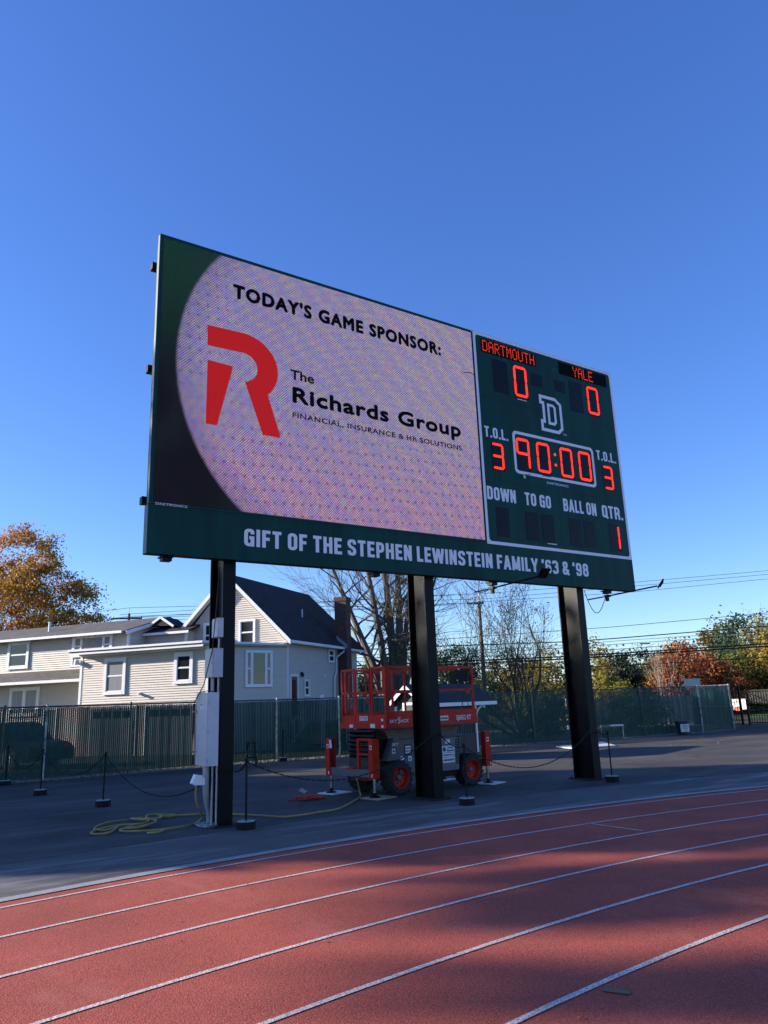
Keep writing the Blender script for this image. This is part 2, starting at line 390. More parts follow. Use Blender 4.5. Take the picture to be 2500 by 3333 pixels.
def brick_mat(name, c1, c2, mortar, bw, bh, use):
    m = bpy.data.materials.new(name); m.use_nodes = True
    n = m.node_tree.nodes; l = m.node_tree.links; b = n['Principled BSDF']; b.inputs['Roughness'].default_value = .85
    tc = n.new('ShaderNodeTexCoord'); sp = n.new('ShaderNodeSeparateXYZ'); cb = n.new('ShaderNodeCombineXYZ')
    l.new(tc.outputs['Object'], sp.inputs[0])
    if use == 'xyz':
        a = n.new('ShaderNodeMath'); a.operation = 'ADD'; l.new(sp.outputs[0], a.inputs[0]); l.new(sp.outputs[1], a.inputs[1]); l.new(a.outputs[0], cb.inputs[0])
    elif use == 'y': l.new(sp.outputs[1], cb.inputs[0])
    else: l.new(sp.outputs[0], cb.inputs[0])
    l.new(sp.outputs[2], cb.inputs[1])
    br = n.new('ShaderNodeTexBrick'); br.inputs['Color1'].default_value = (*c1, 1); br.inputs['Color2'].default_value = (*c2, 1); br.inputs['Mortar'].default_value = (*mortar, 1)
    br.inputs['Scale'].default_value = 1; br.inputs['Brick Width'].default_value = bw; br.inputs['Row Height'].default_value = bh; br.inputs['Mortar Size'].default_value = bh * .09
    l.new(cb.outputs[0], br.inputs['Vector']); 
    t = n.new('ShaderNodeTexNoise'); t.inputs['Scale'].default_value = 1.3; t.inputs['Detail'].default_value = 5; l.new(tc.outputs['Object'], t.inputs['Vector'])
    mr = n.new('ShaderNodeMapRange'); mr.inputs['To Min'].default_value = .65; mr.inputs['To Max'].default_value = 1.35; l.new(t.outputs[0], mr.inputs[0])
    mx = n.new('ShaderNodeVectorMath'); mx.operation = 'MULTIPLY'; l.new(br.outputs[0], mx.inputs[0]); l.new(mr.outputs[0], mx.inputs[1])
    l.new(mx.outputs[0], b.inputs['Base Color'])
    bp = n.new('ShaderNodeBump'); bp.inputs['Distance'].default_value = .008; bp.inputs['Strength'].default_value = .6; bp.invert = True
    l.new(br.outputs['Fac'], bp.inputs['Height']); l.new(bp.outputs[0], b.inputs['Normal'])
    return m
M['brick_dark'] = brick_mat('chimney_brick', (0.060, 0.028, 0.021), (0.090, 0.042, 0.032), (0.12, 0.10, 0.09), .20, .066, 'xyz')
M['shingle_dark'] = brick_mat('charcoal_shingles', (0.006, 0.007, 0.010), (0.016, 0.017, 0.023), (0.003, 0.003, 0.004), .34, .11, 'y')
M['shingle_grey'] = brick_mat('grey_shingles', (0.085, 0.078, 0.072), (0.13, 0.12, 0.11), (0.045, 0.04, 0.04), .30, .05, 'x')
M['shingle_shed'] = brick_mat('blue_black_shingles', (0.016, 0.018, 0.026), (0.030, 0.033, 0.043), (0.007, 0.007, 0.010), .28, .075, 'x')

# ground materials -------------------------------------------------
def ground_mat(name, c_lo, c_hi, grain, gscale, patch, pscale, rough=.9, extra=None, bump=.5, bs=220, stretch=None):
    m = bpy.data.materials.new(name); m.use_nodes = True
    n = m.node_tree.nodes; l = m.node_tree.links; b = n['Principled BSDF']; b.inputs['Roughness'].default_value = rough
    b.inputs['Specular IOR Level'].default_value = .25
    tc = n.new('ShaderNodeTexCoord')
    t1 = n.new('ShaderNodeTexNoise'); t1.inputs['Scale'].default_value = gscale; t1.inputs['Detail'].default_value = 3; l.new(tc.outputs['Object'], t1.inputs['Vector'])
    cr = n.new('ShaderNodeValToRGB'); cr.color_ramp.elements[0].position = .5 - grain; cr.color_ramp.elements[1].position = .5 + grain
    cr.color_ramp.elements[0].color = (*c_lo, 1); cr.color_ramp.elements[1].color = (*c_hi, 1); l.new(t1.outputs[0], cr.inputs[0])
    mp = n.new('ShaderNodeMapping'); l.new(tc.outputs['Object'], mp.inputs[0])
    if stretch: mp.inputs['Scale'].default_value = stretch
    t2 = n.new('ShaderNodeTexNoise'); t2.inputs['Scale'].default_value = pscale; t2.inputs['Detail'].default_value = 5; l.new(mp.outputs[0], t2.inputs['Vector'])
    mr = n.new('ShaderNodeMapRange'); mr.inputs['From Min'].default_value = .3; mr.inputs['From Max'].default_value = .7
    mr.inputs['To Min'].default_value = 1 - patch; mr.inputs['To Max'].default_value = 1 + patch; l.new(t2.outputs[0], mr.inputs[0])
    mx = n.new('ShaderNodeVectorMath'); mx.operation = 'MULTIPLY'; l.new(cr.outputs[0], mx.inputs[0]); l.new(mr.outputs[0], mx.inputs[1])
    out = mx.outputs[0]
    if extra:   # pale dust lying in patches
        col, sc_, lo, hi, st = extra
        mp3 = n.new('ShaderNodeMapping'); mp3.inputs['Scale'].default_value = st; l.new(tc.outputs['Object'], mp3.inputs[0])
        t3 = n.new('ShaderNodeTexNoise'); t3.inputs['Scale'].default_value = sc_; t3.inputs['Detail'].default_value = 8; t3.inputs['Roughness'].default_value = .7; l.new(mp3.outputs[0], t3.inputs['Vector'])
        c3 = n.new('ShaderNodeMapRange'); c3.inputs['From Min'].default_value = lo; c3.inputs['From Max'].default_value = hi; l.new(t3.outputs[0], c3.inputs[0])
        mi = n.new('ShaderNodeMix'); mi.data_type = 'RGBA'; l.new(c3.outputs[0], mi.inputs['Factor']); l.new(out, mi.inputs[6]); mi.inputs[7].default_value = (*col, 1)
        out = mi.outputs[2]
    l.new(out, b.inputs['Base Color'])
    t4 = n.new('ShaderNodeTexNoise'); t4.inputs['Scale'].default_value = bs; t4.inputs['Detail'].default_value = 2; l.new(tc.outputs['Object'], t4.inputs['Vector'])
    bp = n.new('ShaderNodeBump'); bp.inputs['Strength'].default_value = bump; bp.inputs['Distance'].default_value = .006
    l.new(t4.outputs[0], bp.inputs['Height']); l.new(bp.outputs[0], b.inputs['Normal'])
    return m
M['asphalt'] = ground_mat('asphalt', (0.044, 0.040, 0.036), (0.098, 0.089, 0.080), .14, 110, .34, .55, extra=((0.15, 0.14, 0.13), .9, .52, .80, (.22, 1.4, 1)))
M['asphalt_old'] = ground_mat('old_asphalt', (0.074, 0.070, 0.064), (0.148, 0.142, 0.132), .12, 120, .25, .7, extra=((0.33, 0.31, 0.285), .7, .50, .70, (.25, 1.5, 1)))
M['track'] = ground_mat('red_track_rubber', (0.23, 0.045, 0.029), (0.52, 0.122, 0.080), .17, 120, .15, .9, extra=((0.50, 0.20, 0.15), 1.2, .56, .95, (1, .5, 1)), bump=.8, bs=110)
M['line'] = ground_mat('white_line_paint', (0.34, 0.25, 0.22), (0.80, 0.70, 0.63), .16, 75, .1, 2.0, bump=.8, bs=80)
M['kerb'] = ground_mat('pale_edging', (0.25, 0.24, 0.235), (0.40, 0.39, 0.38), .2, 60, .15, 2.0)
M['earth'] = ground_mat('rough_grass', (0.030, 0.036, 0.014), (0.085, 0.085, 0.040), .2, 9, .35, .3, bump=1, bs=30)
M['turf'] = ground_mat('field_turf', (0.05, 0.12, 0.02), (0.09, 0.19, 0.03), .2, 12, .2, .3)
M['gravel'] = mat('pale_gravel', (0.20, 0.19, 0.18), 0.9, noise=.45, scale=7)

# ------------------------------------------------------------------ ground, asphalt, track
def struct(o): o['kind'] = 'structure'; return o
TC = (6.123, -20.661); R0 = 28.90; LW = 0.948
def arc(r, a0=28, a1=152, n=90):
    return [(TC[0] + r * math.cos(R(a0 + (a1 - a0) * i / n)), TC[1] + r * math.sin(R(a0 + (a1 - a0) * i / n))) for i in range(n + 1)]
def arc_sheet(name, r1, r2, z, m, a0=28, a1=152):
    A, B = arc(r1, a0, a1), arc(r2, a0, a1); mb = MB()
    V = [(*p, z) for p in A] + [(*p, z) for p in B]; k = len(A)
    mb.add(V, [(i, i + 1, k + i + 1, k + i) for i in range(k - 1)])
    o = mb.build(name, m)
    for p in o.data.polygons:
        pass
    return o
def sheet(name, poly, z, m):
    mb = MB(); mb.add([(x, y, z) for x, y in poly], [tuple(range(len(poly)))])
    o = mb.build(name, m, fixn=False)
    if o.data.polygons[0].normal.z < 0: o.data.flip_normals()
    return o

struct(sheet('ground', [(-700, -700), (700, -700), (700, 700), (-700, 700)], -0.016, M['earth']))
FENCE = [(-14, 21.5), (3.0, 22.0), (6.2, 22.08), (8.5, 22.18), (10.8, 22.3), (12.8, 21.85), (15.3, 21.6), (17.9, 21.3), (20.4, 20.8), (22.9, 20.3), (25.5, 19.95), (27.2, 19.75), (28.8, 19.62), (31.3, 19.8)]
asp = [(-40, -40), (60, -40), (60, 17.0), (35, 18.4)] + [(x, y - .25) for x, y in FENCE[::-1]] + [(-40, 20.5)]
struct(sheet('asphalt', asp, -0.006, M['asphalt']))
struct(arc_sheet('asphalt_path', R0 + .36, R0 + 2.15, 0.0, M['asphalt_old']))
struct(arc_sheet('track_edging', R0 + .215, R0 + .37, 0.012, M['kerb']))
struct(arc_sheet('running_track', 18.0, R0 + .22, 0.005, M['track']))
lm = MB()
for i in range(9):
    r = R0 - LW * i
    A, B = arc(r - .022), arc(r + .022); k = len(A)
    lm.add([(*p, .0095) for p in A] + [(*p, .0095) for p in B], [(j, j + 1, k + j + 1, k + j) for j in range(k - 1)])
def strip(mb, p, q, wd, z):
    p = Vector((*p, z)); q = Vector((*q, z)); d = (q - p).normalized(); s = Vector((-d.y, d.x, 0)) * wd / 2
    mb.add([p - s, q - s, q + s, p + s], [(0, 1, 2, 3)])
strip(lm, (7.95, 7.27 - .03), (7.95, 6.37 + .03), .035, .0095)
struct(lm.build('track_markings', M['line']))
tp = MB(); strip(tp, (3.605, 3.295), (3.675, 3.165), .055, .012)
struct(tp.build('track_tape_marking', mat('green_tape', (0.13, 0.12, 0.065), .7, noise=.3, scale=30)))
# scuffed tyre circles on the asphalt
tm_ = MB()
for cx, cy, r, a0, a1 in ((19.8, 17.4, 2.6, 60, 330), (19.8, 17.4, 2.35, 80, 310), (21.0, 17.2, 3.4, 100, 260), (27.5, 15.5, 3.2, 20, 160), (26, 12.5, 4.5, 60, 140)):
    P = [(cx + r * math.cos(R(a)), cy + r * .8 * math.sin(R(a))) for a in np.linspace(a0, a1, 50)]
    for p, q in zip(P[:-1], P[1:]): strip(tm_, p, q, .06, -0.002)
struct(tm_.build('asphalt_tyre_marks', mat('tyre_scuff', (0.10, 0.097, 0.095), .9, noise=.3, scale=6)))
ck = MB()
def crack(P, wd, z):
    for p, q in zip(P[:-1], P[1:]): strip(ck, p, q, wd * random.uniform(.6, 1.5), z)
P = arc(R0 + 2.155, 55, 125, 160); crack([(x + random.gauss(0, .012), y + random.gauss(0, .012)) for x, y in P], .018, .003)
for (x, y, a, n) in ((5.0, 14.5, .2, 46), (10.5, 15.5, -.3, 40), (17.5, 12.0, .9, 40), (21, 15.2, .1, 46), (2.2, 13.0, 1.1, 30), (14.0, 9.6, 1.3, 12), (7.2, 9.35, 1.5, 10)):
    P = []
    for k in range(n):
        P.append((x, y)); a += random.gauss(0, .22); x += .12 * math.cos(a); y += .12 * math.sin(a)
    crack(P, .012, .0035)
struct(ck.build('asphalt_cracks', mat('crack_dark', (0.012, 0.011, 0.011), .95, noise=.2)))
# gravel along the fence foot
V = []; F = []
for (x0, y0), (x1, y1) in zip(FENCE[:-1], FENCE[1:]):
    L = math.hypot(x1 - x0, y1 - y0)
    for _ in range(int(L * 95)):
        t = random.random(); s_ = random.uniform(-.30, .45); rr = random.uniform(.012, .042)
        cx, cy = x0 + (x1 - x0) * t, y0 + (y1 - y0) * t + s_
        k = len(V); a = random.random() * 6.28
        pts = [(math.cos(a + j * 2.1) * rr, math.sin(a + j * 2.1) * rr * .8) for j in range(3)]
        V += [(cx + px, cy + py, -.012) for px, py in pts] + [(cx + random.uniform(-.3, .3) * rr, cy + random.uniform(-.3, .3) * rr, rr * .9)]
        F += [(k, k + 1, k + 3), (k + 1, k + 2, k + 3), (k + 2, k, k + 3)]
mb = MB(); mb.v = V; mb.f = F
tag(mb.build('gravel', M['gravel'], fixn=False), 'pale gravel strewn along the foot of the green fence', 'gravel', kind='stuff')
# small litter on the track: fallen leaves
V = []; F = []
for _ in range(150):
    x, y = random.uniform(1, 12), random.uniform(2.5, 11)
    a = random.random() * 6.28; s_ = random.uniform(.008, .02); k = len(V)
    c, s2 = math.cos(a) * s_, math.sin(a) * s_
    V += [(x - c, y - s2, .014), (x + s2 * .6, y - c * .6, .016), (x + c, y + s2, .022), (x - s2 * .6, y + c * .6, .016)]; F += [(k, k + 1, k + 2, k + 3)]
mb = MB(); mb.v = V; mb.f = F
tag(mb.build('fallen_leaves', mat('dry_leaf', (0.22, 0.13, 0.08), .8, noise=.4, scale=40), fixn=False), 'tiny dry leaves scattered over the track', 'leaves', kind='stuff')

# ------------------------------------------------------------------ scoreboard
BY = 10.552                         # front of the cabinets
XL, XR, XS = 3.09, 13.755, 9.52     # left, right, seam between screen and score panel
ZB, ZS, ZT = 3.785, 4.505, 8.94
PX = (4.416, 8.227, 12.186); PYF = 10.741; PB = 0.204; PD = 0.533

def screen_mat():
    m = bpy.data.materials.new('led_video_screen'); m.use_nodes = True
    n = m.node_tree.nodes; l = m.node_tree.links; b = n['Principled BSDF']
    b.inputs['Base Color'].default_value = (.006, .006, .007, 1); b.inputs['Roughness'].default_value = .7; b.inputs['Specular IOR Level'].default_value = .06
    tc = n.new('ShaderNodeTexCoord'); sp = n.new('ShaderNodeSeparateXYZ'); l.new(tc.outputs['Object'], sp.inputs[0])
    X, Z = sp.outputs[0], sp.outputs[2]
    def ma(op, a, b_=None, c=None, clamp=False):
        k = n.new('ShaderNodeMath'); k.operation = op; k.use_clamp = clamp
        for i, v in enumerate((a, b_, c)):
            if v is None: continue
            if isinstance(v, (int, float)): k.inputs[i].default_value = v
            else: l.new(v, k.inputs[i])
        return k.outputs[0]
    def mix(f, a, b_):
        k = n.new('ShaderNodeMix'); k.data_type = 'RGBA'
        if isinstance(f, (int, float)): k.inputs['Factor'].default_value = f
        else: l.new(f, k.inputs['Factor'])
        for i, v in ((6, a), (7, b_)):
            if isinstance(v, tuple): k.inputs[i].default_value = (*v, 1)
            else: l.new(v, k.inputs[i])
        return k.outputs[2]
    def rng_(v, a, b_): 
        k = n.new('ShaderNodeMapRange'); k.interpolation_type = 'SMOOTHSTEP'
        k.inputs['From Min'].default_value = a; k.inputs['From Max'].default_value = b_; l.new(v, k.inputs[0]); return k.outputs[0]
    dx = ma('SUBTRACT', X, 6.52); dz = ma('SUBTRACT', Z, 6.93)
    r = ma('SQRT', ma('ADD', ma('MULTIPLY', dx, dx), ma('MULTIPLY', dz, dz)))
    inside = ma('MAXIMUM', rng_(r, 3.14, 3.06), rng_(X, 6.4, 6.6))
    # background of the picture shown on the screen: dark turf
    t = n.new('ShaderNodeTexNoise'); t.inputs['Scale'].default_value = 1.1; t.inputs['Detail'].default_value = 4; l.new(tc.outputs['Object'], t.inputs['Vector'])
    bgc = mix(rng_(Z, 6.2, 8.6), (.006, .006, .010), (.008, .036, .026))
    bgc = mix(ma('MULTIPLY', rng_(t.outputs[0], .45, .75), .5), bgc, (.016, .026, .030))
    # the ball: pale with colour bands
    ball = mix(rng_(X, 4.0, 9.0), (.27, .225, .42), (.34, .275, .38))
    ball = mix(ma('MULTIPLY', rng_(Z, 6.6, 4.9), .58), ball, (.46, .20, .37))
    wv = n.new('ShaderNodeTexWave'); wv.wave_type = 'RINGS'; wv.rings_direction = 'SPHERICAL'; wv.inputs['Scale'].default_value = 2.1; wv.inputs['Distortion'].default_value = 1.2; wv.inputs['Detail'].default_value = 2
    mp = n.new('ShaderNodeMapping'); mp.inputs['Location'].default_value = (-7.6, -10.5, -4.2); l.new(tc.outputs['Object'], mp.inputs[0]); l.new(mp.outputs[0], wv.inputs['Vector'])
    ball = mix(ma('MULTIPLY', wv.outputs[1], .40), ball, (.40, .36, .30))
    wv2 = n.new('ShaderNodeTexWave'); wv2.wave_type = 'BANDS'; wv2.bands_direction = 'DIAGONAL'; wv2.inputs['Scale'].default_value = 1.3; wv2.inputs['Distortion'].default_value = 3; l.new(tc.outputs['Object'], wv2.inputs['Vector'])
    ball = mix(ma('MULTIPLY', wv2.outputs[1], .36), ball, (.17, .17, .62))
    # dimples on a lattice
    u = ma('SUBTRACT', ma('FRACT', ma('MULTIPLY', ma('ADD', X, ma('MULTIPLY', Z, .06)), 1 / .165)), .5)
    v = ma('SUBTRACT', ma('FRACT', ma('MULTIPLY', ma('ADD', Z, ma('MULTIPLY', X, -.05)), 1 / .20)), .5)
    d = ma('SQRT', ma('ADD', ma('MULTIPLY', u, u), ma('MULTIPLY', ma('MULTIPLY', v, v), 1.4)))
    dim = rng_(d, .26, .06)
    vis = ma('ADD', rng_(Z, 7.0, 5.6), ma('MULTIPLY', rng_(X, 4.9, 3.8), .8), clamp=True)
    dim = ma('MULTIPLY', dim, ma('MULTIPLY', ma('ADD', vis, .12, clamp=True), .55))
    ball = mix(dim, ball, (.05, .04, .08))
    edge = rng_(r, 2.55, 3.12); ball = mix(ma('MULTIPLY', ma('MULTIPLY', edge, rng_(X, 6.5, 5.5)), .35), ball, (.09, .07, .20))
    out = mix(inside, bgc, ball)
    # the lattice of lamps: staggered dots, red/green/blue jitter
    P = .046
    row = ma('FLOOR', ma('MULTIPLY', Z, 2 / P))
    xs = ma('ADD', ma('MULTIPLY', X, 1 / P), ma('MULTIPLY', ma('MODULO', row, 2.0), .5))
    uu = ma('SUBTRACT', ma('FRACT', xs), .5); vv = ma('SUBTRACT', ma('FRACT', ma('MULTIPLY', Z, 2 / P)), .5)
    dd = ma('SQRT', ma('ADD', ma('MULTIPLY', uu, uu), ma('MULTIPLY', ma('MULTIPLY', vv, vv), .30)))
    lamp = rng_(dd, .46, .16)
    cb = n.new('ShaderNodeCombineXYZ'); l.new(ma('FLOOR', xs), cb.inputs[0]); l.new(row, cb.inputs[1])
    wn = n.new('ShaderNodeTexWhiteNoise'); wn.noise_dimensions = '2D'; l.new(cb.outputs[0], wn.inputs['Vector'])
    jit = n.new('ShaderNodeMix'); jit.data_type = 'RGBA'; jit.inputs['Factor'].default_value = .22; jit.inputs[6].default_value = (.5, .5, .5, 1); l.new(wn.outputs['Color'], jit.inputs[7])
    vm = n.new('ShaderNodeVectorMath'); vm.operation = 'MULTIPLY'; l.new(out, vm.inputs[0]); l.new(jit.outputs[2], vm.inputs[1])
    l.new(vm.outputs[0], b.inputs['Emission Color'])
    l.new(ma('MULTIPLY_ADD', lamp, SCREEN_GAIN * 2.6, SCREEN_GAIN * .5), b.inputs['Emission Strength'])
    return m
SCREEN_GAIN = 0.45
M['screen'] = screen_mat()
M['screen_black'] = mat('screen_dark_lamps', (0.004, 0.004, 0.006), .7, spec=.05)
M['screen_red'] = emit('screen_red_lamps', (0.30, 0.008, 0.010), 0.62)

sb = thing('scoreboard', (8.4, 10.74, 0), 'large dark green stadium scoreboard with lit video screen standing on three black steel posts', 'scoreboard')
# posts: wide-flange beams with a base plate
for x in PX:
    mb = MB(); zt = ZS + 3.6
    mb.box(x - PB / 2, x + PB / 2, PYF, PYF + .028, 0.0, ZB + .9)
    mb.box(x - PB / 2, x + PB / 2, PYF + PD - .028, PYF + PD, 0.0, zt)
    mb.box(x - .011, x + .011, PYF + .028, PYF + PD - .028, 0.0, zt)
    p = mb.build('post', M['black_steel'], sb)
    mb = MB(); mb.box(x - .20, x + .20, PYF - .07, PYF + PD + .07, -.004, .012)
    for dx in (-.16, .16):
        for dy in (-.03, PD + .03): mb.cyl((x + dx, PYF + dy, .012), (x + dx, PYF + dy, .035), .018, 6)
    mb.build('foot_plate', M['rust_plate'], p)
# horizontal beams behind the cabinets
for z in (4.62, 6.72, 8.50):
    mb = MB(); mb.box(3.055, 13.80, 10.79, 10.91, z - .055, z + .055); mb.build('mounting_beam', M['black_steel'], sb)
mb = MB()
mb.box(XL, XS - .02, BY, BY + .09, ZS + .006, ZT); mb.box(XL + .02, XS - .02, BY + .09, BY + .20, ZS + .04, ZT - .10)
scab = mb.build('screen_cabinet', M['green_panel'], sb)
mb = MB(); mb.box(3.147, 9.475, BY - .006, BY, 4.548, 8.878); mb.build('video_screen', M['screen'], sb)
YS = BY - .0065
def stx(name, body, x0, x1, z0, cap, m, bold=.0, parent=None, sp=1.0, y=None, depth=.003):
    return text(name, body, (x0, y if y is not None else YS, z0), (1, 0, 0), (0, 0, 1), x1 - x0, cap, m, parent or sb, bold, spacing=sp, depth=depth)
stx('sponsor_heading', "TODAY'S GAME SPONSOR:", 4.315, 8.66, 8.160, .262, M['screen_black'], .068, sp=1.16)
stx('sponsor_name', "The", 5.36, 5.82, 6.948, .178, M['screen_black'], .04)
stx('sponsor_name', "Richards Group", 5.40, 9.04, 6.530, .290, M['screen_black'], .058, sp=1.08)
stx('sponsor_tagline', "FINANCIAL, INSURANCE & HR SOLUTIONS", 5.40, 9.04, 6.262, .098, M['screen_black'], .045, sp=1.12)
def arcpts(cx, cz, r, a0, a1, n, rz=None): return [(cx + r * math.cos(R(a0 + (a1 - a0) * i / n)), cz + (rz or r) * math.sin(R(a0 + (a1 - a0) * i / n))) for i in range(n + 1)]
poly = [(3.895, 7.555), (4.42, 7.565)] + arcpts(4.50, 6.985, .635, 88, -45, 16, .585) + [(5.185, 5.862), (4.868, 5.858), (4.548, 6.715)] + arcpts(4.50, 6.97, .265, -60, 85, 12, .25) + [(4.46, 7.215), (3.905, 7.205)]
mb = MB(); mb.prism([(x, YS, z) for x, z in poly], (0, -.003, 0)); mb.build('sponsor_emblem', M['screen_red'], sb)
mb = MB(); mb.prism([(x, YS, z) for x, z in [(3.912, 6.955), (4.342, 6.935), (4.088, 5.884), (3.904, 5.882)]], (0, -.003, 0)); mb.build('sponsor_emblem', M['screen_red'], sb)
# maker's name on the lower edge of the screen, a cable clip on the screen's right side
stx('maker_lettering', 'DAKTRONICS', 3.186, 3.657, 4.5045, .036, M['white_vinyl'], .02, y=BY - .001)
mb = MB(); mb.tube([(9.20, BY - .02, 7.93), (9.36, BY - .05, 7.95), (9.47, BY - .02, 7.93)], .008, 5); mb.build('cable_stub', M['wire'], sb)

# score panel
mb = MB(); mb.box(XS, XR, BY, BY + .16, ZS - .02, ZT + .01)
sp_ = mb.build('score_panel', M['green_panel'], sb)
def rrect(x0, x1, z0, z1, r, n=5):
    P = []
    for cx, cz, a in ((x1 - r, z1 - r, 0), (x0 + r, z1 - r, 90), (x0 + r, z0 + r, 180), (x1 - r, z0 + r, 270)):
        P += arcpts(cx, cz, r, a, a + 90, n)
    return P
def stripe(x0, x1, z0, z1, wd, ro, ri, name):
    a, b_ = rrect(x0, x1, z0, z1, ro), rrect(x0 + wd, x1 - wd, z0 + wd, z1 - wd, ri)
    mb = MB(); mb.ring([(x, BY, z) for x, z in a], [(x, BY, z) for x, z in b_], (0, -.003, 0)); return mb.build(name, M['white_vinyl'], sb)
stripe(XS + .005, XR - .004, 4.482, 8.945, .062, .012, .07, 'panel_stripe')
stripe(10.415, 12.842, 6.018, 6.935, .062, .10, .07, 'clock_stripe')
# panel seams
mb = MB()
for x in (11.77,): mb.box(x - .004, x + .004, BY - .0012, BY, 4.56, 8.86)
for z in (7.545, 5.80): mb.box(9.60, 13.68, BY - .0012, BY, z - .003, z + .003)
mb.build('panel_seam', M['black_plastic'], sb)

SEG = {'0': 'abcdef', '1': 'bc', '2': 'abged', '3': 'abgcd', '9': 'abcdfg'[:5] + 'g', ' ': ''}
SEG['9'] = 'abcfg'
def digit(x0, x1, z0, z1, ch, lit_w=.62):
    mb = MB(); mb.box(x0, x1, BY - .004, BY, z0, z1)
    mod = mb.build('digit_module', M['dark_module'], sb)
    if ch != ' ':
        w_, h_ = x1 - x0, z1 - z0
        ax, bx = x0 + w_ * .10, x1 - w_ * .13; az, bz = z0 + h_ * .09, z1 - h_ * .06; mz = (az + bz) / 2
        t = .046 * h_ / .72 + .008; g = .022
        S = {'a': ((ax + g, bz), (bx - g, bz)), 'b': ((bx, bz - g), (bx, mz + g)), 'c': ((bx, mz - g), (bx, az + g)), 'd': ((ax + g, az), (bx - g, az)),
             'e': ((ax, mz - g), (ax, az + g)), 'f': ((ax, bz - g), (ax, mz + g)), 'g': ((ax + g, mz), (bx - g, mz))}
        mb = MB()
        for s in SEG[ch]:
            (xa, za), (xb, zb_) = S[s]; L = math.hypot(xb - xa, zb_ - za); n = max(3, int(L / .033)); dx, dz = (xb - xa) / L, (zb_ - za) / L
            for k in range(n + 1):
                q = L * k / n; cut = 1.0 if 0 < k < n else .6
                for s2 in (-.5, .5):
                    cx, cz = xa + dx * q - dz * s2 * t * .55 * cut, za + dz * q + dx * s2 * t * .55 * cut
                    rr = .0155
                    mb.prism([(cx + rr * math.cos(a), BY - .0042, cz + rr * math.sin(a)) for a in np.linspace(0, 2 * math.pi, 7)[:-1]], (0, -.006, 0))
        mb.build('lit_digit', M['led'], mod)
    return mod
for a in ((10.010, 10.420, 7.712, 8.436, ' '), (10.574, 10.990, 7.690, 8.445, '0'), (12.268, 12.680, 7.725, 8.446, ' '), (12.828, 13.240, 7.730, 8.450, '0'),
          (9.803, 10.145, 5.998, 6.580, '3'), (13.098, 13.435, 6.008, 6.586, '3'),
          (10.476, 10.890, 6.100, 6.808, '9'), (11.050, 11.480, 6.102, 6.810, '0'), (11.745, 12.168, 6.094, 6.805, '0'), (12.315, 12.740, 6.096, 6.812, '0'),
          (9.805, 10.145, 4.656, 5.240, ' '), (10.590, 10.940, 4.652, 5.236, ' '), (11.040, 11.378, 4.648, 5.234, ' '), (11.838, 12.190, 4.637, 5.236, ' '), (12.291, 12.638, 4.646, 5.235, ' '), (13.097, 13.440, 4.643, 5.236, '1')):
    digit(*a)
for a in ((11.100, 11.437, 8.085, 8.360), (11.815, 12.143, 8.092, 8.364)):
    mb = MB(); mb.box(a[0], a[1], BY - .004, BY, a[2], a[3]); mb.build('possession_module', M['dark_module'], sb)
for z in (6.592, 6.361):
    mb = MB(); mb.cyl((11.613, BY, z), (11.613, BY - .008, z), .030, 12); mb.build('colon_lamp', M['led'], sb)
G57 = {'D': '11110 10001 10001 10001 10001 10001 11110', 'A': '01110 10001 10001 11111 10001 10001 10001', 'R': '11110 10001 10001 11110 10100 10010 10001',
       'T': '11111 00100 00100 00100 00100 00100 00100', 'M': '10001 11011 10101 10101 10001 10001 10001', 'O': '01110 10001 10001 10001 10001 10001 01110',
       'U': '10001 10001 10001 10001 10001 10001 01110', 'H': '10001 10001 10001 11111 10001 10001 10001', 'Y': '10001 10001 01010 00100 00100 00100 00100',
       'L': '10000 10000 10000 10000 10000 10000 11111', 'E': '11111 10000 10000 11110 10000 10000 11111'}
for x0, x1, z0, z1, word, lx0, lx1 in ((9.735, 11.275, 8.535, 8.815, 'DARTMOUTH', 9.755, 11.235), (11.998, 13.560, 8.548, 8.832, 'YALE', 12.435, 13.09)):
    mb = MB(); mb.box(x0, x1, BY - .012, BY, z0, z1); mod = mb.build('team_name_display', M['display_black'], sb)
    n = len(word); pit = (lx1 - lx0) / (n * 6 - 1); pz = (z1 - z0 - .05) / 6.4; mb = MB()
    for i, ch in enumerate(word):
        for rI, row in enumerate(G57[ch].split()):
            for c, bit in enumerate(row):
                if bit == '1':
                    cx = lx0 + (i * 6 + c) * pit + pit / 2; cz = z1 - .035 - rI * pz; rr = .0100
                    mb.prism([(cx + rr * math.cos(a), BY - .0122, cz + rr * 1.2 * math.sin(a)) for a in np.linspace(0, 2 * math.pi, 7)[:-1]], (0, -.005, 0))
    mb.build('lit_team_name', M['led_amber'], mod)
# block letter emblem
def offset_ring(P, wd, name):
    n = len(P); Q = []
    area = sum(P[i][0] * P[(i + 1) % n][1] - P[(i + 1) % n][0] * P[i][1] for i in range(n)); s = 1 if area > 0 else -1
    for i in range(n):
        a, b_, c = Vector(P[i - 1]), Vector(P[i]), Vector(P[(i + 1) % n])
        d1 = (b_ - a).normalized(); d2 = (c - b_).normalized(); n1 = Vector((-d1.y, d1.x)) * s; n2 = Vector((-d2.y, d2.x)) * s
        h = (n1 + n2); h = h / max(.2, h.dot(n1)); Q.append(b_ + h * wd)
    mb = MB(); mb.ring([(x, BY, z) for x, z in P], [(q.x, BY, q.y) for q in Q], (0, -.003, 0)); return mb.build(name, M['white_vinyl'], sb)
offset_ring([(11.290, 7.910), (11.775, 7.910), (11.957, 7.790), (11.957, 7.205), (11.820, 7.086), (11.290, 7.086), (11.290, 7.345), (11.365, 7.345), (11.365, 7.700), (11.290, 7.700)], .070, 'block_letter')
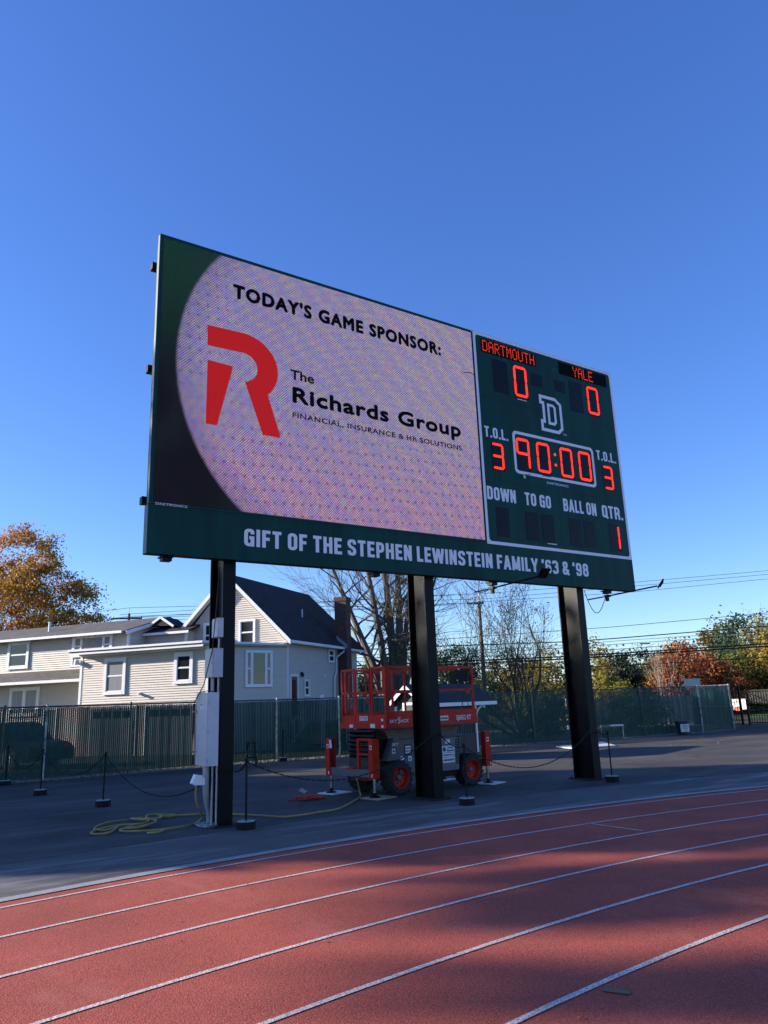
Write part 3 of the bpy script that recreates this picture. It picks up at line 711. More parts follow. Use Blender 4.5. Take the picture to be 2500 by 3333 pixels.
offset_ring([(11.515, 7.745), (11.700, 7.745), (11.772, 7.690), (11.772, 7.325), (11.705, 7.262), (11.515, 7.262)], .062, 'block_letter')
WV = M['white_vinyl']; YP = BY - .0016
for body, x0, x1, z0, cap, bd in (('T.O.L.', 9.660, 10.290, 6.672, .226, .045), ('T.O.L.', 12.945, 13.594, 6.690, .226, .045), ('DOWN', 9.612, 10.370, 5.374, .268, .045), ('TO GO', 10.622, 11.358, 5.374, .268, .045),
                              ('BALL ON', 11.724, 12.742, 5.371, .276, .045), ('QTR.', 12.925, 13.614, 5.366, .282, .045), ('TM', 11.93, 12.03, 7.078, .042, .02), ('DAKTRONICS', 11.292, 11.931, 5.905, .052, .03)):
    if len(body) < 9 and body != 'TM': sign_text('caption', body, x0, x1, z0, cap, WV, sb)
    else: stx('maker_lettering', body, x0, x1, z0, cap, WV, bd, y=YP, sp=1.1)
# stains under modules
# donor panel below
mb = MB(); mb.box(XL - .005, XR, BY, BY + .175, ZB, ZS)
mb.build('donor_panel', M['green_panel'], sb)
mb = MB(); mb.box(XL - .009, XL - .005, BY + .004, BY + .172, ZB + .004, ZS - .004); mb.build('lit_end_face', M['green_lit_side'], sb)  # thin sheets carry the lit tone of the board's left end
mb = MB(); mb.box(XL - .0035, XL, BY + .004, BY + .086, ZS + .02, ZT - .01); mb.build('lit_end_face', M['green_lit_side'], sb)
mb = MB()
for x in (6.15, 9.1, 11.77): mb.box(x - .004, x + .004, BY - .0012, BY, ZB + .01, ZS - .01)
mb.box(XL + .01, XR - .01, BY - .0012, BY, ZS - .035, ZS - .030); mb.build('panel_seam', M['black_plastic'], sb)
sign_text('donor_lettering', "GIFT OF THE STEPHEN LEWINSTEIN FAMILY '63 & '98", 4.565, 12.290, 4.012, .275, WV, sb)
for x in (3.42, 7.05, 9.735, 13.005):
    mb = MB(); mb.box(x - .09, x + .09, BY + .06, BY + .28, ZB - .02, ZB); mb.box(x - .07, x + .07, BY + .10, BY + .24, ZB - .07, ZB - .02); mb.build('bracket', M['black_steel'], sb)
for (x, z) in ((10.57, 7.68), (11.1, 6.085), (11.08, 4.64)):   # paper tags under modules
    mb = MB(); mb.box(x + .08, x + .34, BY - .003, BY, z - .022, z - .004); mb.build('paper_tag', M['decal_white'], sb)
mb = MB(); mb.tube([(10.66, BY - .002, 6.02), (10.70, BY - .05, 6.0), (10.80, BY - .04, 6.03)], .012, 5); mb.box(10.62, 10.68, BY - .02, BY, 5.93, 6.0); mb.build('light_sensor', M['galv'], sb)

# arm lights under the board
for i, (x, lab) in enumerate(((9.735, 'black arm light bolted under the donor panel, its lamp in front of the white lettering'), (13.005, 'black arm light at the free corner of the scoreboard, lamp seen against the sky'))):
    al = thing('arm_light', (x, 10.76, 3.68), lab, 'flood light', group='arm lights under the scoreboard')
    mb = MB(); mb.tube([(x, 11.25, 3.66), (x, 10.72, 3.665), (x, 9.45, 3.70)], .016, 7); mb.build('arm', M['black_iron'], al)
    mb = MB(); mb.box(x - .05, x + .05, 10.66, 10.80, 3.645, 3.69); mb.box(x - .03, x + .03, 10.70, 10.76, 3.56, 3.645); mb.build('clamp', M['black_iron'], al)
    mb = MB(); c = Vector((x, 9.36, 3.735)); up, ax = (Vector((-.5, .62, .6)), Vector((.78, .62, 0))) if i else (Vector((0, .72, .69)), Vector((1, 0, 0)))
    mb.obox(c, (.21, .20, .025), ax, up); mb.obox(c - up * .022, (.14, .12, .022), ax, up)
    hd = mb.build('lamp_head', M['black_iron'], al)
    mb = MB(); mb.obox(c + up * .014, (.18, .17, .004), ax, up); mb.build('lamp_glass', M['glass'], hd)
    mb = MB()
    P = [(x - .62 + (.60) * t, 10.80 - .05 * t, 3.775 - (.42 if i else .14) * math.sin(math.pi * t ** .9) - .12 * t) for t in np.linspace(0, 1, 14)]
    mb.tube(P, .008, 5); mb.build('cable', M['wire'], al)

# ------------------------------------------------------------------ electrical gear on the left post
def cabinet(name, label, x0, x1, y0, y1, z0, z1, m, door=True):
    c = thing(name, ((x0 + x1) / 2, (y0 + y1) / 2, z0), label, 'cabinet')
    mb = MB(); mb.box(x0, x1, y0, y1, z0, z1); mb.box(x0 - .006, x1, y0 - .006, y1 + .006, z1, z1 + .012); mb.build('case', m, c)
    mb = MB(); mb.box(x0 - .012, x0, y0 + .006, y1 - .004, z0 + .008, z1 - .008); d = mb.build('door', m, c)
    return c, d
c, d = cabinet('electrical_cabinet', 'tall pale grey electrical cabinet with latches on the side of the scoreboard post', 4.105, 4.268, 10.70, 11.145, .826, 1.832, M['cabinet2'])
for z in (1.02, 1.58):
    mb = MB(); mb.box(4.065, 4.095, 11.10, 11.16, z - .02, z + .02); mb.box(4.05, 4.075, 11.13, 11.18, z - .008, z + .008); mb.build('latch', M['galv'], d)
for z in (.90, 1.30, 1.70):
    mb = MB(); mb.cyl((4.110, 10.692, z - .03), (4.110, 10.692, z + .03), .009, 7); mb.build('hinge', M['galv'], d)
mb = MB(); mb.box(4.0915, 4.0935, 10.90, 10.97, 1.60, 1.69); mb.build('warning_label', M['decal_white'], d)
mb = MB(); mb.box(4.0895, 4.092, 10.905, 10.965, 1.665, 1.685); mb.build('warning_label', M['orange'], d)
c, d = cabinet('switch_box', 'mid grey switch box above the tall cabinet on the scoreboard post', 4.165, 4.310, 10.68, 11.0, 2.058, 2.462, M['cabinet'])
for z in (2.13, 2.26, 2.39):
    mb = MB(); mb.box(4.15, 4.16, 10.70, 10.73, z - .012, z + .012); mb.build('latch', M['galv'], d)
c, d = cabinet('junction_box', 'small pale junction box, topmost on the scoreboard post', 4.225, 4.30, 10.66, 10.90, 2.635, 2.905, M['cabinet2'])
def conduit(label, pts, r, m=None, cat='conduit'):
    c = tag(MB().tube(pts, r, 10).build('conduit', m or M['pvc'], smooth=True), label, cat); return c
conduit('thick grey conduit bending down from the tall cabinet to the ground plate', [(4.19, 10.95, .83), (4.19, 10.95, .56), (4.21, 10.98, .44), (4.27, 11.08, .30), (4.33, 11.16, .18), (4.345, 11.18, .0)], .047)
conduit('thin straight conduit beside the thick one below the tall cabinet', [(4.268, 10.90, .83), (4.268, 10.90, .0)], .020, M['galv'])
conduit('straight steel conduit nearest the flange below the tall cabinet', [(4.300, 10.81, 2.64), (4.300, 10.81, .0)], .018, M['galv'])
conduit('short pipe between the switch box and the tall cabinet', [(4.225, 10.86, 2.06), (4.225, 10.86, 1.83)], .026, M['pvc'])
mb = MB(); mb.prism([(4.13, 11.25, .004), (4.11, 10.93, .004), (4.20, 10.78, .004), (4.40, 10.86, .004), (4.42, 11.06, .004), (4.32, 11.28, .004)], (.0, 0, .022))
tag(mb.build('ground_plate', M['concrete_white']), 'dusty pale plate on the ground where the conduits end', 'plate')
ob = thing('outlet_box', (4.02, 10.9, .56), 'white weatherproof outlet box with a hinged cover hanging beside the conduits', 'outlet box')
mb = MB(); mb.prism([(3.945, 10.93, .605), (3.998, 10.93, .72), (4.10, 10.93, .70), (4.10, 10.93, .585), (3.99, 10.93, .575)], (0, -.09, 0)); mb.build('cover', M['white_plastic'], ob)
mb = MB(); mb.box(4.05, 4.14, 10.85, 10.95, .57, .67); mb.build('box', M['white_plastic'], ob)
mb = MB(); mb.tube([(4.28, 10.80, 3.72), (4.20, 10.72, 3.0), (4.15, 10.70, 2.45), (4.09, 10.85, 1.96), (4.06, 11.13, 1.72), (4.05, 11.16, 1.0), (4.07, 11.16, .84)], .008, 5)
mb.tube([(4.08, 11.12, 1.78), (4.10, 11.0, 1.86), (4.15, 10.8, 1.87), (4.20, 10.72, 1.85)], .006, 5)
tag(mb.build('drop_cable', M['wire']), 'thin black cable slanting down past the boxes on the scoreboard post', 'cable')

def spline(P, n=8):
    P = [Vector(p) for p in P]; out = []
    for i in range(len(P) - 1):
        a, b_, c, d_ = P[max(i - 1, 0)], P[i], P[i + 1], P[min(i + 2, len(P) - 1)]
        for k in range(n):
            t = k / n
            out.append(.5 * ((2 * b_) + (c - a) * t + (2 * a - 5 * b_ + 4 * c - d_) * t * t + (3 * b_ - a - 3 * c + d_) * t ** 3))
    return out + [P[-1]]
HP = [(4.03, 10.89, .575), (4.02, 10.89, .45), (4.07, 10.95, .30), (4.20, 11.12, .16), (4.24, 11.22, .07), (4.2, 11.32, .02), (4.0, 11.13, .02), (3.63, 11.04, .02), (3.42, 10.95, .02), (3.37, 10.87, .02), (3.53, 10.87, .02), (3.58, 11.0, .025), (3.35, 11.15, .02),
      (3.16, 11.30, .02), (3.16, 11.44, .03), (3.42, 11.50, .03), (3.60, 11.62, .03), (3.40, 11.68, .03), (3.24, 11.50, .03), (3.36, 11.36, .04), (3.55, 11.50, .04), (3.74, 11.72, .045), (3.74, 11.92, .045), (3.60, 12.20, .04), (3.57, 12.38, .04), (3.70, 11.95, .05), (3.50, 11.62, .05), (3.26, 11.82, .03),
      (3.02, 11.41, .02), (2.85, 11.32, .02), (2.77, 11.49, .02), (2.95, 11.80, .02), (3.29, 11.84, .035), (3.00, 11.62, .02), (2.90, 11.84, .02), (3.05, 12.19, .02), (3.29, 12.42, .02), (3.63, 12.42, .02), (3.90, 12.56, .03), (4.05, 12.45, .03), (3.92, 12.15, .03), (3.75, 12.2, .04), (3.85, 12.48, .05), (4.08, 12.55, .03), (4.25, 12.4, .02), (4.12, 12.25, .02), (3.98, 12.35, .03), (4.2, 12.33, .02), (4.63, 12.12, .02)]
tag(MB().tube(spline(HP, 6), .014, 7).build('power_cable', M['yellow'], smooth=True), 'heavy yellow cable heaped loosely on the asphalt and plugged into the white outlet box', 'cord')
HP2 = [(4.63, 12.14, .018), (4.95, 11.75, .018), (5.21, 11.2, .018), (5.38, 10.85, .018), (5.7, 10.83, .018), (5.94, 10.88, .018), (6.41, 11.0, .018), (7.12, 11.68, .018), (7.50, 12.10, .02), (7.56, 12.22, .10), (7.50, 12.2, .30), (7.50, 12.3, .42)]
tag(MB().tube(spline(HP2, 8), .013, 7).build('power_cable', M['yellow'], smooth=True), 'yellow cable lying along the asphalt to the red scissor lift', 'cord')
# orange cord bundle
P = []
for i in range(150):
    a = i * .37; k = i / 150
    P.append((6.74 + .17 * math.sin(i * .043) + (.13 + .07 * math.sin(i * .9)) * math.cos(a), 12.55 + (.08 + .05 * math.cos(i * 1.3)) * math.sin(a), .015 + .075 * k * (0.6 + .4 * math.sin(i * .7))))
P = [(6.30, 12.62, .01), (6.42, 12.70, .01)] + P
tag(MB().tube(P, .010, 5).build('extension_cord', M['orange'], smooth=True), 'bundled orange extension cord with a white tag lying by the lift', 'cord')
tag(MB().obox((6.58, 12.52, .16), (.13, .003, .09), (.9, .1, -.5), (.2, -.8, .5)).build('paper_tag', M['decal_white']), 'white paper tag stuck in the orange cord bundle', 'tag')

# ------------------------------------------------------------------ stanchions and chains
st0 = None
STN = [((3.06, 21.3), 'black stanchion close to the green fence at the edge of the view'), ((3.26, 17.96), 'black stanchion midway between the green fence and the tall electrical cabinet'), ((3.73, 14.73), 'black stanchion on a big dark weight, last before the electrical cabinet'),
       ((4.53, 10.30), 'black stanchion on a chipped weight just beside the left scoreboard post'), ((8.11, 9.88), 'black stanchion before the lift beside the middle scoreboard post'), ((12.07, 10.30), 'black stanchion beside the right scoreboard post'),
       ((10.85, 21.95), 'dark stanchion at the foot of the green fence near the stool'), ((12.95, 21.2), 'thin stanchion with a pale chain near the fence behind the lift')]
H_ST = .92
for (x, y), lab in STN:
    if st0 is None:
        st0 = s = thing('stanchion', (x, y, 0), lab, 'stanchion', group='chain stanchions')
        MB().lathe((0, 0, 0), (0, 0, 1), [(0, .135), (.10, .130)], 8).build('base', M['concrete_black'], s, local=True)
        MB().lathe((0, 0, .1003), (0, 0, 1), [(0, .128), (.012, .118)], 8).build('base_top', M['concrete_white'], s, local=True)
        MB().cyl((0, 0, .1125), (0, 0, H_ST - .05), .015, 8).build('pole', M['black_iron'], s, local=True)
        mb = MB(); mb.lathe((0, 0, H_ST - .05), (0, 0, 1), [(0, .018), (.02, .026), (.05, .022), (.065, .008)], 8); mb.box(-.035, .035, -.008, .008, H_ST - .045, H_ST - .025); mb.build('cap', M['black_iron'], s, local=True)
    else:
        s = copy_tree(st0); s.location = (x, y, 0); s['label'] = lab
    s.rotation_euler.z = random.random() * .6
def chain(p, q, sag, label, m=None, n=None):
    p, q = Vector(p), Vector(q); L = (q - p).length; n = n or int(L / .055); mb = MB()
    pts = [p.lerp(q, k / n) - Vector((0, 0, sag * 4 * (k / n) * (1 - k / n))) for k in range(n + 1)]
    for k in range(n):
        a, b_ = pts[k], pts[k + 1]; d = (b_ - a)
        up = Vector((0, 0, 1)) if k % 2 else Vector((d.y, -d.x, .001))
        mb.obox((a + b_) / 2, (d.length * 1.2, .019, .007), d, up)
    return tag(mb.build('chain', m or M['black_plastic']), label, 'chain', 'barrier chains')
zc = H_ST - .04
chain((3.06, 21.3, zc), (3.26, 17.96, zc), .42, 'black chain slung from the edge stanchion to the next, seen against the fence')
chain((3.26, 17.96, zc), (3.73, 14.73, zc), .42, 'black chain slung between the two stanchions before the electrical cabinet')
chain((3.73, 14.73, zc), (4.31, 10.77, .73), .50, 'black chain running from the last stanchion up to the post with the cabinets')
chain((4.53, 10.73, .73), (4.53, 10.30, zc), .05, 'short black chain between the left scoreboard post and the stanchion beside it')
chain((4.53, 10.30, zc), (8.12, 10.72, 1.05), .46, 'long black chain crossing in front of the red lift')
chain((8.30, 10.735, 1.06), (8.11, 9.88, zc), .08, 'short black chain from the middle scoreboard post to its stanchion')
chain((8.11, 9.88, zc), (12.08, 10.73, .95), .50, 'black chain between the middle stanchion and the right scoreboard post')
chain((12.29, 10.73, .9), (12.07, 10.30, zc), .03, 'short black chain beside the right scoreboard post')
chain((10.85, 21.95, zc), (12.95, 21.2, zc), .45, 'dark chain hanging along the foot of the fence behind the lift')
chain((12.95, 21.2, zc), (14.9, 20.9, zc * .85), .35, 'pale yellow chain hanging in the sun behind the lift', mat('pale_chain', (.6, .55, .40), .5, noise=.1))

# ------------------------------------------------------------------ scissor lift (local axes: x along it, y away from the track)
LR = M['lift_red']
lift = thing('scissor_lift', (7.84, 11.66, 0), 'red scissor lift with platform lowered, parked on outriggers behind the middle scoreboard post', 'scissor lift', rz=.086)
def B(name, mb, m, p=None, smooth=False): return mb.build(name, m, p or lift, local=True, smooth=smooth)
LL, LWD = 2.21, 1.36
# platform: deck with toe boards
mb = MB(); mb.box(0, LL, 0, LWD, 1.20, 1.23); B('deck', mb, M['lift_grey2'])
mb = MB()
mb.box(-.02, LL + .05, -.02, .0, 1.165, 1.44); mb.box(-.02, LL + .05, LWD, LWD + .02, 1.165, 1.44); mb.box(-.025, 0, 0, LWD, 1.165, 1.40); mb.box(LL + .03, LL + .05, 0, LWD, 1.165, 1.44)
mb.box(-.02, LL + .05, -.035, -.02, 1.165, 1.20); mb.box(-.02, LL + .05, -.035, -.02, 1.375, 1.39); mb.box(-.045, -.025, -.02, LWD + .02, 1.165, 1.27)
B('toe_board', mb, LR)
pw = .042
def rail(name, segs, wd=pw, m=None):
    mb = MB()
    for p, q in segs: mb.bar(p, q, wd)
    return B(name, mb, m or LR)
zt, zm, z0 = 2.245, 1.81, 1.42
for y in (.015, LWD - .015):
    rail('guard_rail', [((-.015, y, zt), (LL + .02, y, zt)), ((.01, y, zm), (LL, y, zm)), ((.01, y, z0), (.01, y, zt)), ((LL, y, z0 - .2), (LL, y, zt)), ((1.12, y, z0), (1.12, y, zt))])
rail('guard_rail', [((LL, 0, zt), (LL, LWD, zt)), ((LL, 0, zm), (LL, LWD, zm))])
# inner extension deck rails
rail('extension_rail', [((.22, .10, z0), (.22, .10, zt - .04)), ((.22, .10, zt - .05), (1.9, .10, zt - .05)), ((.22, LWD - .10, z0), (.22, LWD - .10, zt - .04)), ((.22, LWD - .1, zt - .05), (1.9, LWD - .1, zt - .05)), ((.62, LWD - .1, z0), (.62, LWD - .1, zt)), ((1.5, LWD - .1, z0), (1.5, LWD - .1, zt))], .034)
mb = MB(); mb.cyl((.30, .52, 1.9), (.30, .52, 2.2), .012, 6); mb.cyl((.30, .38, 1.5), (.30, .38, 2.2), .014, 6); mb.bar((.30, .38, 2.02), (.30, .56, 2.02), .02); B('handle_tube', mb, M['chrome'])
# end rails and gate with curved grab handles
rail('end_rail', [((-.01, y, 1.25), (-.01, y, zt)) for y in (.01, .41, .95, LWD - .01)] + [((-.01, 0, zt), (-.01, .41, zt)), ((-.01, .95, zt), (-.01, LWD, zt)), ((-.01, 0, zm), (-.01, .41, zm)), ((-.01, .95, zm), (-.01, LWD, zm)), ((-.01, .06, zm), (-.01, .06, zt)), ((-.01, 1.24, z0), (-.01, 1.24, zt))])
rail('gate', [((-.02, .46, zt - .02), (-.02, .91, zt - .02)), ((-.02, .46, zm), (-.02, .91, zm)), ((-.02, .46, 1.40), (-.02, .46, zt)), ((-.02, .91, 1.40), (-.02, .91, zt)), ((-.02, .46, 1.41), (-.02, .91, 1.41))], .034)
for y, s_ in ((.47, 1), (.99, 1)):
    mb = MB(); mb.tube(spline([(-.02, y - .03, 2.18), (-.05, y + .03, 2.17), (-.06, y + .06, 2.08), (-.06, y + .06, 1.75), (-.05, y + .03, 1.63), (-.02, y - .03, 1.60)], 5), .014, 6); B('grab_handle', mb, LR, smooth=True)
mb = MB(); mb.bar((.05, LWD - .06, 1.25), (.12, LWD - .16, 1.52), .08, .10); B('corner_block', mb, LR)
# control box on the far rail with its cable, and the clamp light below
mb = MB(); mb.box(1.78, 2.12, .04, .20, 1.97, 2.12); mb.box(1.84, 2.10, .03, .16, 2.12, 2.19); mb.box(1.74, 1.86, .02, .16, 1.95, 2.05)
cb_ = B('control_box', mb, M['black_plastic'])
mb = MB(); mb.cyl((1.93, .08, 2.19), (1.93, .08, 2.235), .02, 8); mb.box(1.80, 1.83, .012, .02, 1.98, 2.0); B('joystick', mb, M['decal_white'], cb_)
mb = MB(); mb.box(1.97, 2.10, -.03, .01, 1.735, 1.79); B('outlet_bracket', mb, LR)
mb = MB(); mb.tube(spline([(1.98, -.01, 1.76), (1.92, -.01, 1.70), (1.90, 0, 1.55), (1.86, 0, 1.44)], 5), .009, 5); mb.tube(spline([(2.03, -.01, 1.95), (2.03, 0, 1.76), (2.05, 0, 1.6), (2.07, 0, 1.46)], 5), .008, 5); B('cable', mb, M['wire'])
# scissor stack folded under the deck
mb = MB()
for y in (.30, LWD - .36):
    for i in range(4):
        zz = 1.145 - .048 * i
        mb.bar((.12 + .03 * i, y, zz), (2.0 - .03 * i, y, zz - .012), .06, .040)
B('scissor_arms', mb, M['lift_tan'])
mb = MB()
for i in range(6):
    z = 1.11 - .085 * i
    mb.cyl((-.08 + .02 * (i % 2), .30, z), (-.08 + .02 * (i % 2), LWD - .30, z), .028, 8); mb.bar((-.06, .30, z), (.42, .30, z - .10), .05, .07); mb.bar((-.06, LWD - .30, z), (.42, LWD - .30, z - .10), .05, .07)
B('scissor_pins', mb, M['black_steel'])
mb = MB(); mb.box(.33, 2.05, .33, LWD - .33, 1.05, 1.155); mb.prism([(.10, .30, .96), (2.0, .30, .93), (2.0, .30, 1.05), (.33, .30, 1.05)], (0, LWD - .60, 0)); B('lift_bed', mb, M['lift_tan'])
# chassis and engine trays
mb = MB(); mb.box(-.10, 2.42, .34, LWD - .34, .26, .50); mb.box(.0, 2.30, .38, LWD - .38, .50, .95); B('chassis', mb, M['lift_grey'])
mb = MB(); mb.prism([(.05, .10, .60), (.22, .10, .98), (.34, .10, .98), (.34, .10, .60)], (0, .28, 0)); mb.box(.34, 1.20, .10, .42, .36, .95); B('side_tray', mb, M['lift_grey'])
mb = MB(); mb.box(1.20, 1.80, .085, .42, .33, .92); mb.prism([(1.2, .085, .92), (1.80, .085, .92), (1.76, .12, .945), (1.2, .12, .945)], (0, .28, 0)); tray = B('engine_cover', mb, M['lift_grey2'])
mb = MB()
for k in range(11): z = .44 + k * .042; mb.box(1.725, 1.785, .080, .0855, z, z + .026)
B('vent', mb, M['black_plastic'], tray)
mb = MB(); mb.box(1.80, 1.86, .12, .40, .50, .94); mb.box(1.20, 1.90, .14, .36, .22, .33); B('tray_bracket', mb, M['black_steel'])
mb = MB(); mb.box(.05, 2.3, LWD - .42, LWD - .10, .36, .92); B('side_tray', mb, M['lift_grey'])
mb = MB(); mb.box(.46, .62, .094, .10, .68, .86); pn = B('control_panel', mb, M['black_plastic'])
mb = MB()
for i in range(3):
    for j in range(3): mb.box(.475 + .045 * i, .508 + .045 * i, .090, .094, .70 + .05 * j, .735 + .05 * j)
B('panel_buttons', mb, M['decal_white'], pn)
# wheels
def wheel(x, y, side, first=[None]):
    ws = MB()
    prof = [(-.13, .17), (-.13, .262), (-.11, .285), (.11, .285), (.13, .262), (.13, .17)]
    c = (x, y, .300); ax = (0, -1, 0)
    ws.lathe(c, ax, [(d, r) for d, r in prof], 28, cap=False)
    for k in range(18):
        for sd in (-1, 1):
            a = 2 * math.pi * (k + (.5 if sd > 0 else 0)) / 18
            p = Vector((x + math.cos(a) * .290, y + sd * .015, .300 + math.sin(a) * .290)); q = Vector((x + math.cos(a + .20) * .284, y + sd * .130, .300 + math.sin(a + .20) * .284))
            ws.bar(p, q, .030, .028, (math.cos(a), 0, math.sin(a)))
    w_ = B('wheel', ws, M['rubber'], lift)
    s = side
    rm = MB(); rm.lathe((x, y - s * .005, .300), (0, -s, 0), [(.04, .03), (.045, .12), (.05, .145), (.10, .160), (.128, .172), (.136, .184), (.125, .188), (.06, .175), (-.02, .17)], 28)
    r_ = B('rim', rm, LR, w_)
    hb = MB(); hb.lathe((x, y - s * .05, .300), (0, -s, 0), [(0, .055), (.03, .05), (.045, .03)], 14)
    for k in range(8): a = k * math.pi / 4; hb.cyl((x + .095 * math.cos(a), y - s * .05, .3 + .095 * math.sin(a)), (x + .095 * math.cos(a), y - s * .075, .3 + .095 * math.sin(a)), .010, 6)
    B('hub', hb, M['lift_grey2'], w_)
for x in (.31, 2.13):
    wheel(x, .18, 1); wheel(x, LWD - .18, -1)
mb = MB(); mb.box(.24, .38, .20, LWD - .20, .26, .34); mb.box(2.06, 2.2, .20, LWD - .2, .26, .34); B('axle', mb, M['black_steel'])
# outriggers
def outrigger(x, y, sx):
    mb = MB(); a, b_ = .075, .060
    mb.box(x - a, x + a, y - b_, y + b_, .335, .93)
    mb.prism([(x - a, y - b_, .93), (x + a, y - b_, .93), (x + a * (1 if sx > 0 else 1), y - b_, .995), (x - a, y - b_, .995)], (0, 2 * b_, 0))
    for z in (.86,):
        for k in (-.04, .04): mb.cyl((x + k, y - b_, z), (x + k, y - b_ - .008, z), .008, 6)
    o = B('outrigger', mb, LR)
    mb = MB(); mb.cyl((x, y, .335), (x, y, .06), .028, 12); j = B('jack', mb, M['chrome'], o, smooth=True)
    mb = MB(); mb.cyl((x, y, .06), (x, y, .10), .034, 10); mb.lathe((x, y, .024), (0, 0, 1), [(0, .10), (.012, .10), (.03, .04)], 16); B('foot', mb, M['black_steel'], o)
    mb = MB(); mb.box(x - a - .002, x - a, y - .04, y + .02, .82, .89) if sx < 0 else mb.box(x - .04, x + .03, y - b_ - .002, y - b_, .80, .88); B('warning_label', mb, M['decal_white'], o)
    mb = MB()
    if sx < 0: mb.cyl((x - a - .0035, y - .01, .855), (x - a - .002, y - .01, .855), .022, 10)
    else: mb.cyl((x - .005, y - b_ - .0035, .84), (x - .005, y - b_ - .002, .84), .024, 10)
    B('warning_mark', mb, M['decal_blue'], o)
    mb = MB(); (mb.box(x - a - .002, x - a, y - .045, y - .02, .36, .41) if sx < 0 else mb.box(x + .03, x + .055, y - b_ - .002, y - b_, .36, .42)); B('small_label', mb, M['decal_white'], o)
    return o
for x, s_ in ((-.275, -1), (2.557, 1)):
    outrigger(x, .075, s_); outrigger(x, 1.40, s_)
    mb = MB(); mb.box(x - .05, x + .05, .135, 1.34, .345, .475); B('outrigger_beam', mb, M['lift_grey2'])
    mb = MB(); mb.box(-.18 if s_ < 0 else 2.40, x, .45, 1.0, .36, .46); B('beam_mount', mb, M['lift_grey'])
mb = MB(); mb.box(-.34, -.21, .62, .90, .474, .490); B('step', mb, LR)
mb = MB()   # ladder beside the near outrigger
for y in (.20, .55): mb.bar((-.25, y, .48), (-.25, y, .985), .045, .06)
mb.bar((-.25, .17, .985), (-.25, .58, .985), .05, .035); mb.bar((-.25, .2, .73), (-.25, .55, .73), .05, .03); B('ladder', mb, LR)
mb = MB(); mb.tube(spline([(-.28, 1.37, .99), (-.30, 1.30, .90), (-.32, 1.27, .70), (-.29, 1.29, .50), (-.2, 1.2, .42)], 5), .016, 6); B('hydraulic_hose', mb, M['black_plastic'])
mb = MB(); mb.obox((-.37, 1.27, .90), (.004, .07, .15), (1, 0, .1)); B('paper_tag', mb, M['decal_white'])
# decals
EX, EZ = (1, 0, 0), (0, 0, 1)
def dec(name, body, x0, x1, z, cap, m, y=-.0215, bold=.03, slant=0): return text(name, body, (x0, y, z), EX, EZ, x1 - x0, cap, m, lift, bold, local=True, depth=.002, slant=slant)
dec('maker_lettering', 'SKY', .035, .20, 1.255, .058, M['decal_white'], bold=.035)
dec('maker_lettering', 'ACK', .275, .49, 1.255, .058, M['decal_white'], bold=.035)
mb = MB(); mb.prism([(.205, -.0205, 1.30), (.225, -.0205, 1.30), (.255, -.0205, 1.355), (.245, -.0205, 1.355)], (0, -.002, 0)); mb.prism([(.24, -.0205, 1.235), (.265, -.0205, 1.25), (.268, -.0205, 1.31), (.292, -.0205, 1.36), (.28, -.0205, 1.36), (.25, -.0205, 1.31), (.248, -.0205, 1.26), (.225, -.0205, 1.255)], (0, -.002, 0)); B('maker_emblem', mb, M['decal_white'])
dec('model_lettering', 'SJ6832 RT', 1.69, 2.09, 1.245, .088, M['decal_white'], bold=.03)
mb = MB(); mb.box(1.15, 1.48, -.0215, -.02, 1.25, 1.335); B('rental_decal', mb, M['decal_white'])
dec('rental_lettering', 'United Rentals', 1.17, 1.465, 1.272, .045, M['decal_blue'], y=-.0225)
mb = MB()
for y0, y1, z0_, z1_ in ((.55, .80, 1.305, 1.385),): mb.box(-.027, -.025, y0, y1, z0_, z1_)
for y0, y1, z0_, z1_ in ((.98, 1.09, 1.18, 1.235), (.31, .45, 1.175, 1.245), (.06, .12, 1.175, 1.225)): mb.box(-.047, -.045, y0, y1, z0_, z1_)
mb.box(-.027, -.025, .09, .15, 1.29, 1.335); B('end_decals', mb, M['decal_white'])
text('fleet_number', '12117265', (-.0275, .785, 1.325), (0, -1, 0), EZ, .22, .045, M['decal_blue'], lift, .01, local=True, depth=.001)
mb = MB()
for z0_, z1_ in ((.655, .775), (.575, .645), (.47, .565)): mb.box(1.38, 1.70, .0835, .085, z0_, z1_)
mb.box(1.47, 1.59, .0835, .085, .82, .89); B('rental_decals', mb, M['decal_white'])
for body, x0, x1, z, c in (('United', 1.51, 1.66, .725, .038), ('Rentals', 1.49, 1.68, .672, .042), ('UnitedRentals.com', 1.395, 1.69, .597, .030), ('1-800-UR-RENTS', 1.395, 1.69, .50, .038)): dec('rental_lettering', body, x0, x1, z, c, M['decal_blue'], y=.0825, slant=.15)
mb = MB(); mb.cyl((1.43, .0835, .715), (1.43, .0825, .715), .042, 14); B('rental_emblem', mb, M['decal_blue'])
dec('maker_lettering', 'SKY', .155, .31, .855, .045, M['decal_white'], y=.093 - .006)
mb = MB(); mb.box(.165, .235, .096, .0985, .72, .80); mb.box(.36, .44, .096, .0985, .60, .66); mb.box(.54, .62, .096, .0985, .57, .65); B('warning_label', mb, M['decal_white'])
mb = MB(); mb.cyl((.20, .096, .76), (.20, .0945, .76), .026, 10); mb.box(.445, .475, .096, .0985, .60, .66); mb.box(.56, .60, .0945, .096, .59, .62); B('warning_mark', mb, M['decal_blue'])
mb = MB(); mb.box(.30, .355, .096, .0985, .575, .59); B('lever', mb, M['yellow'])
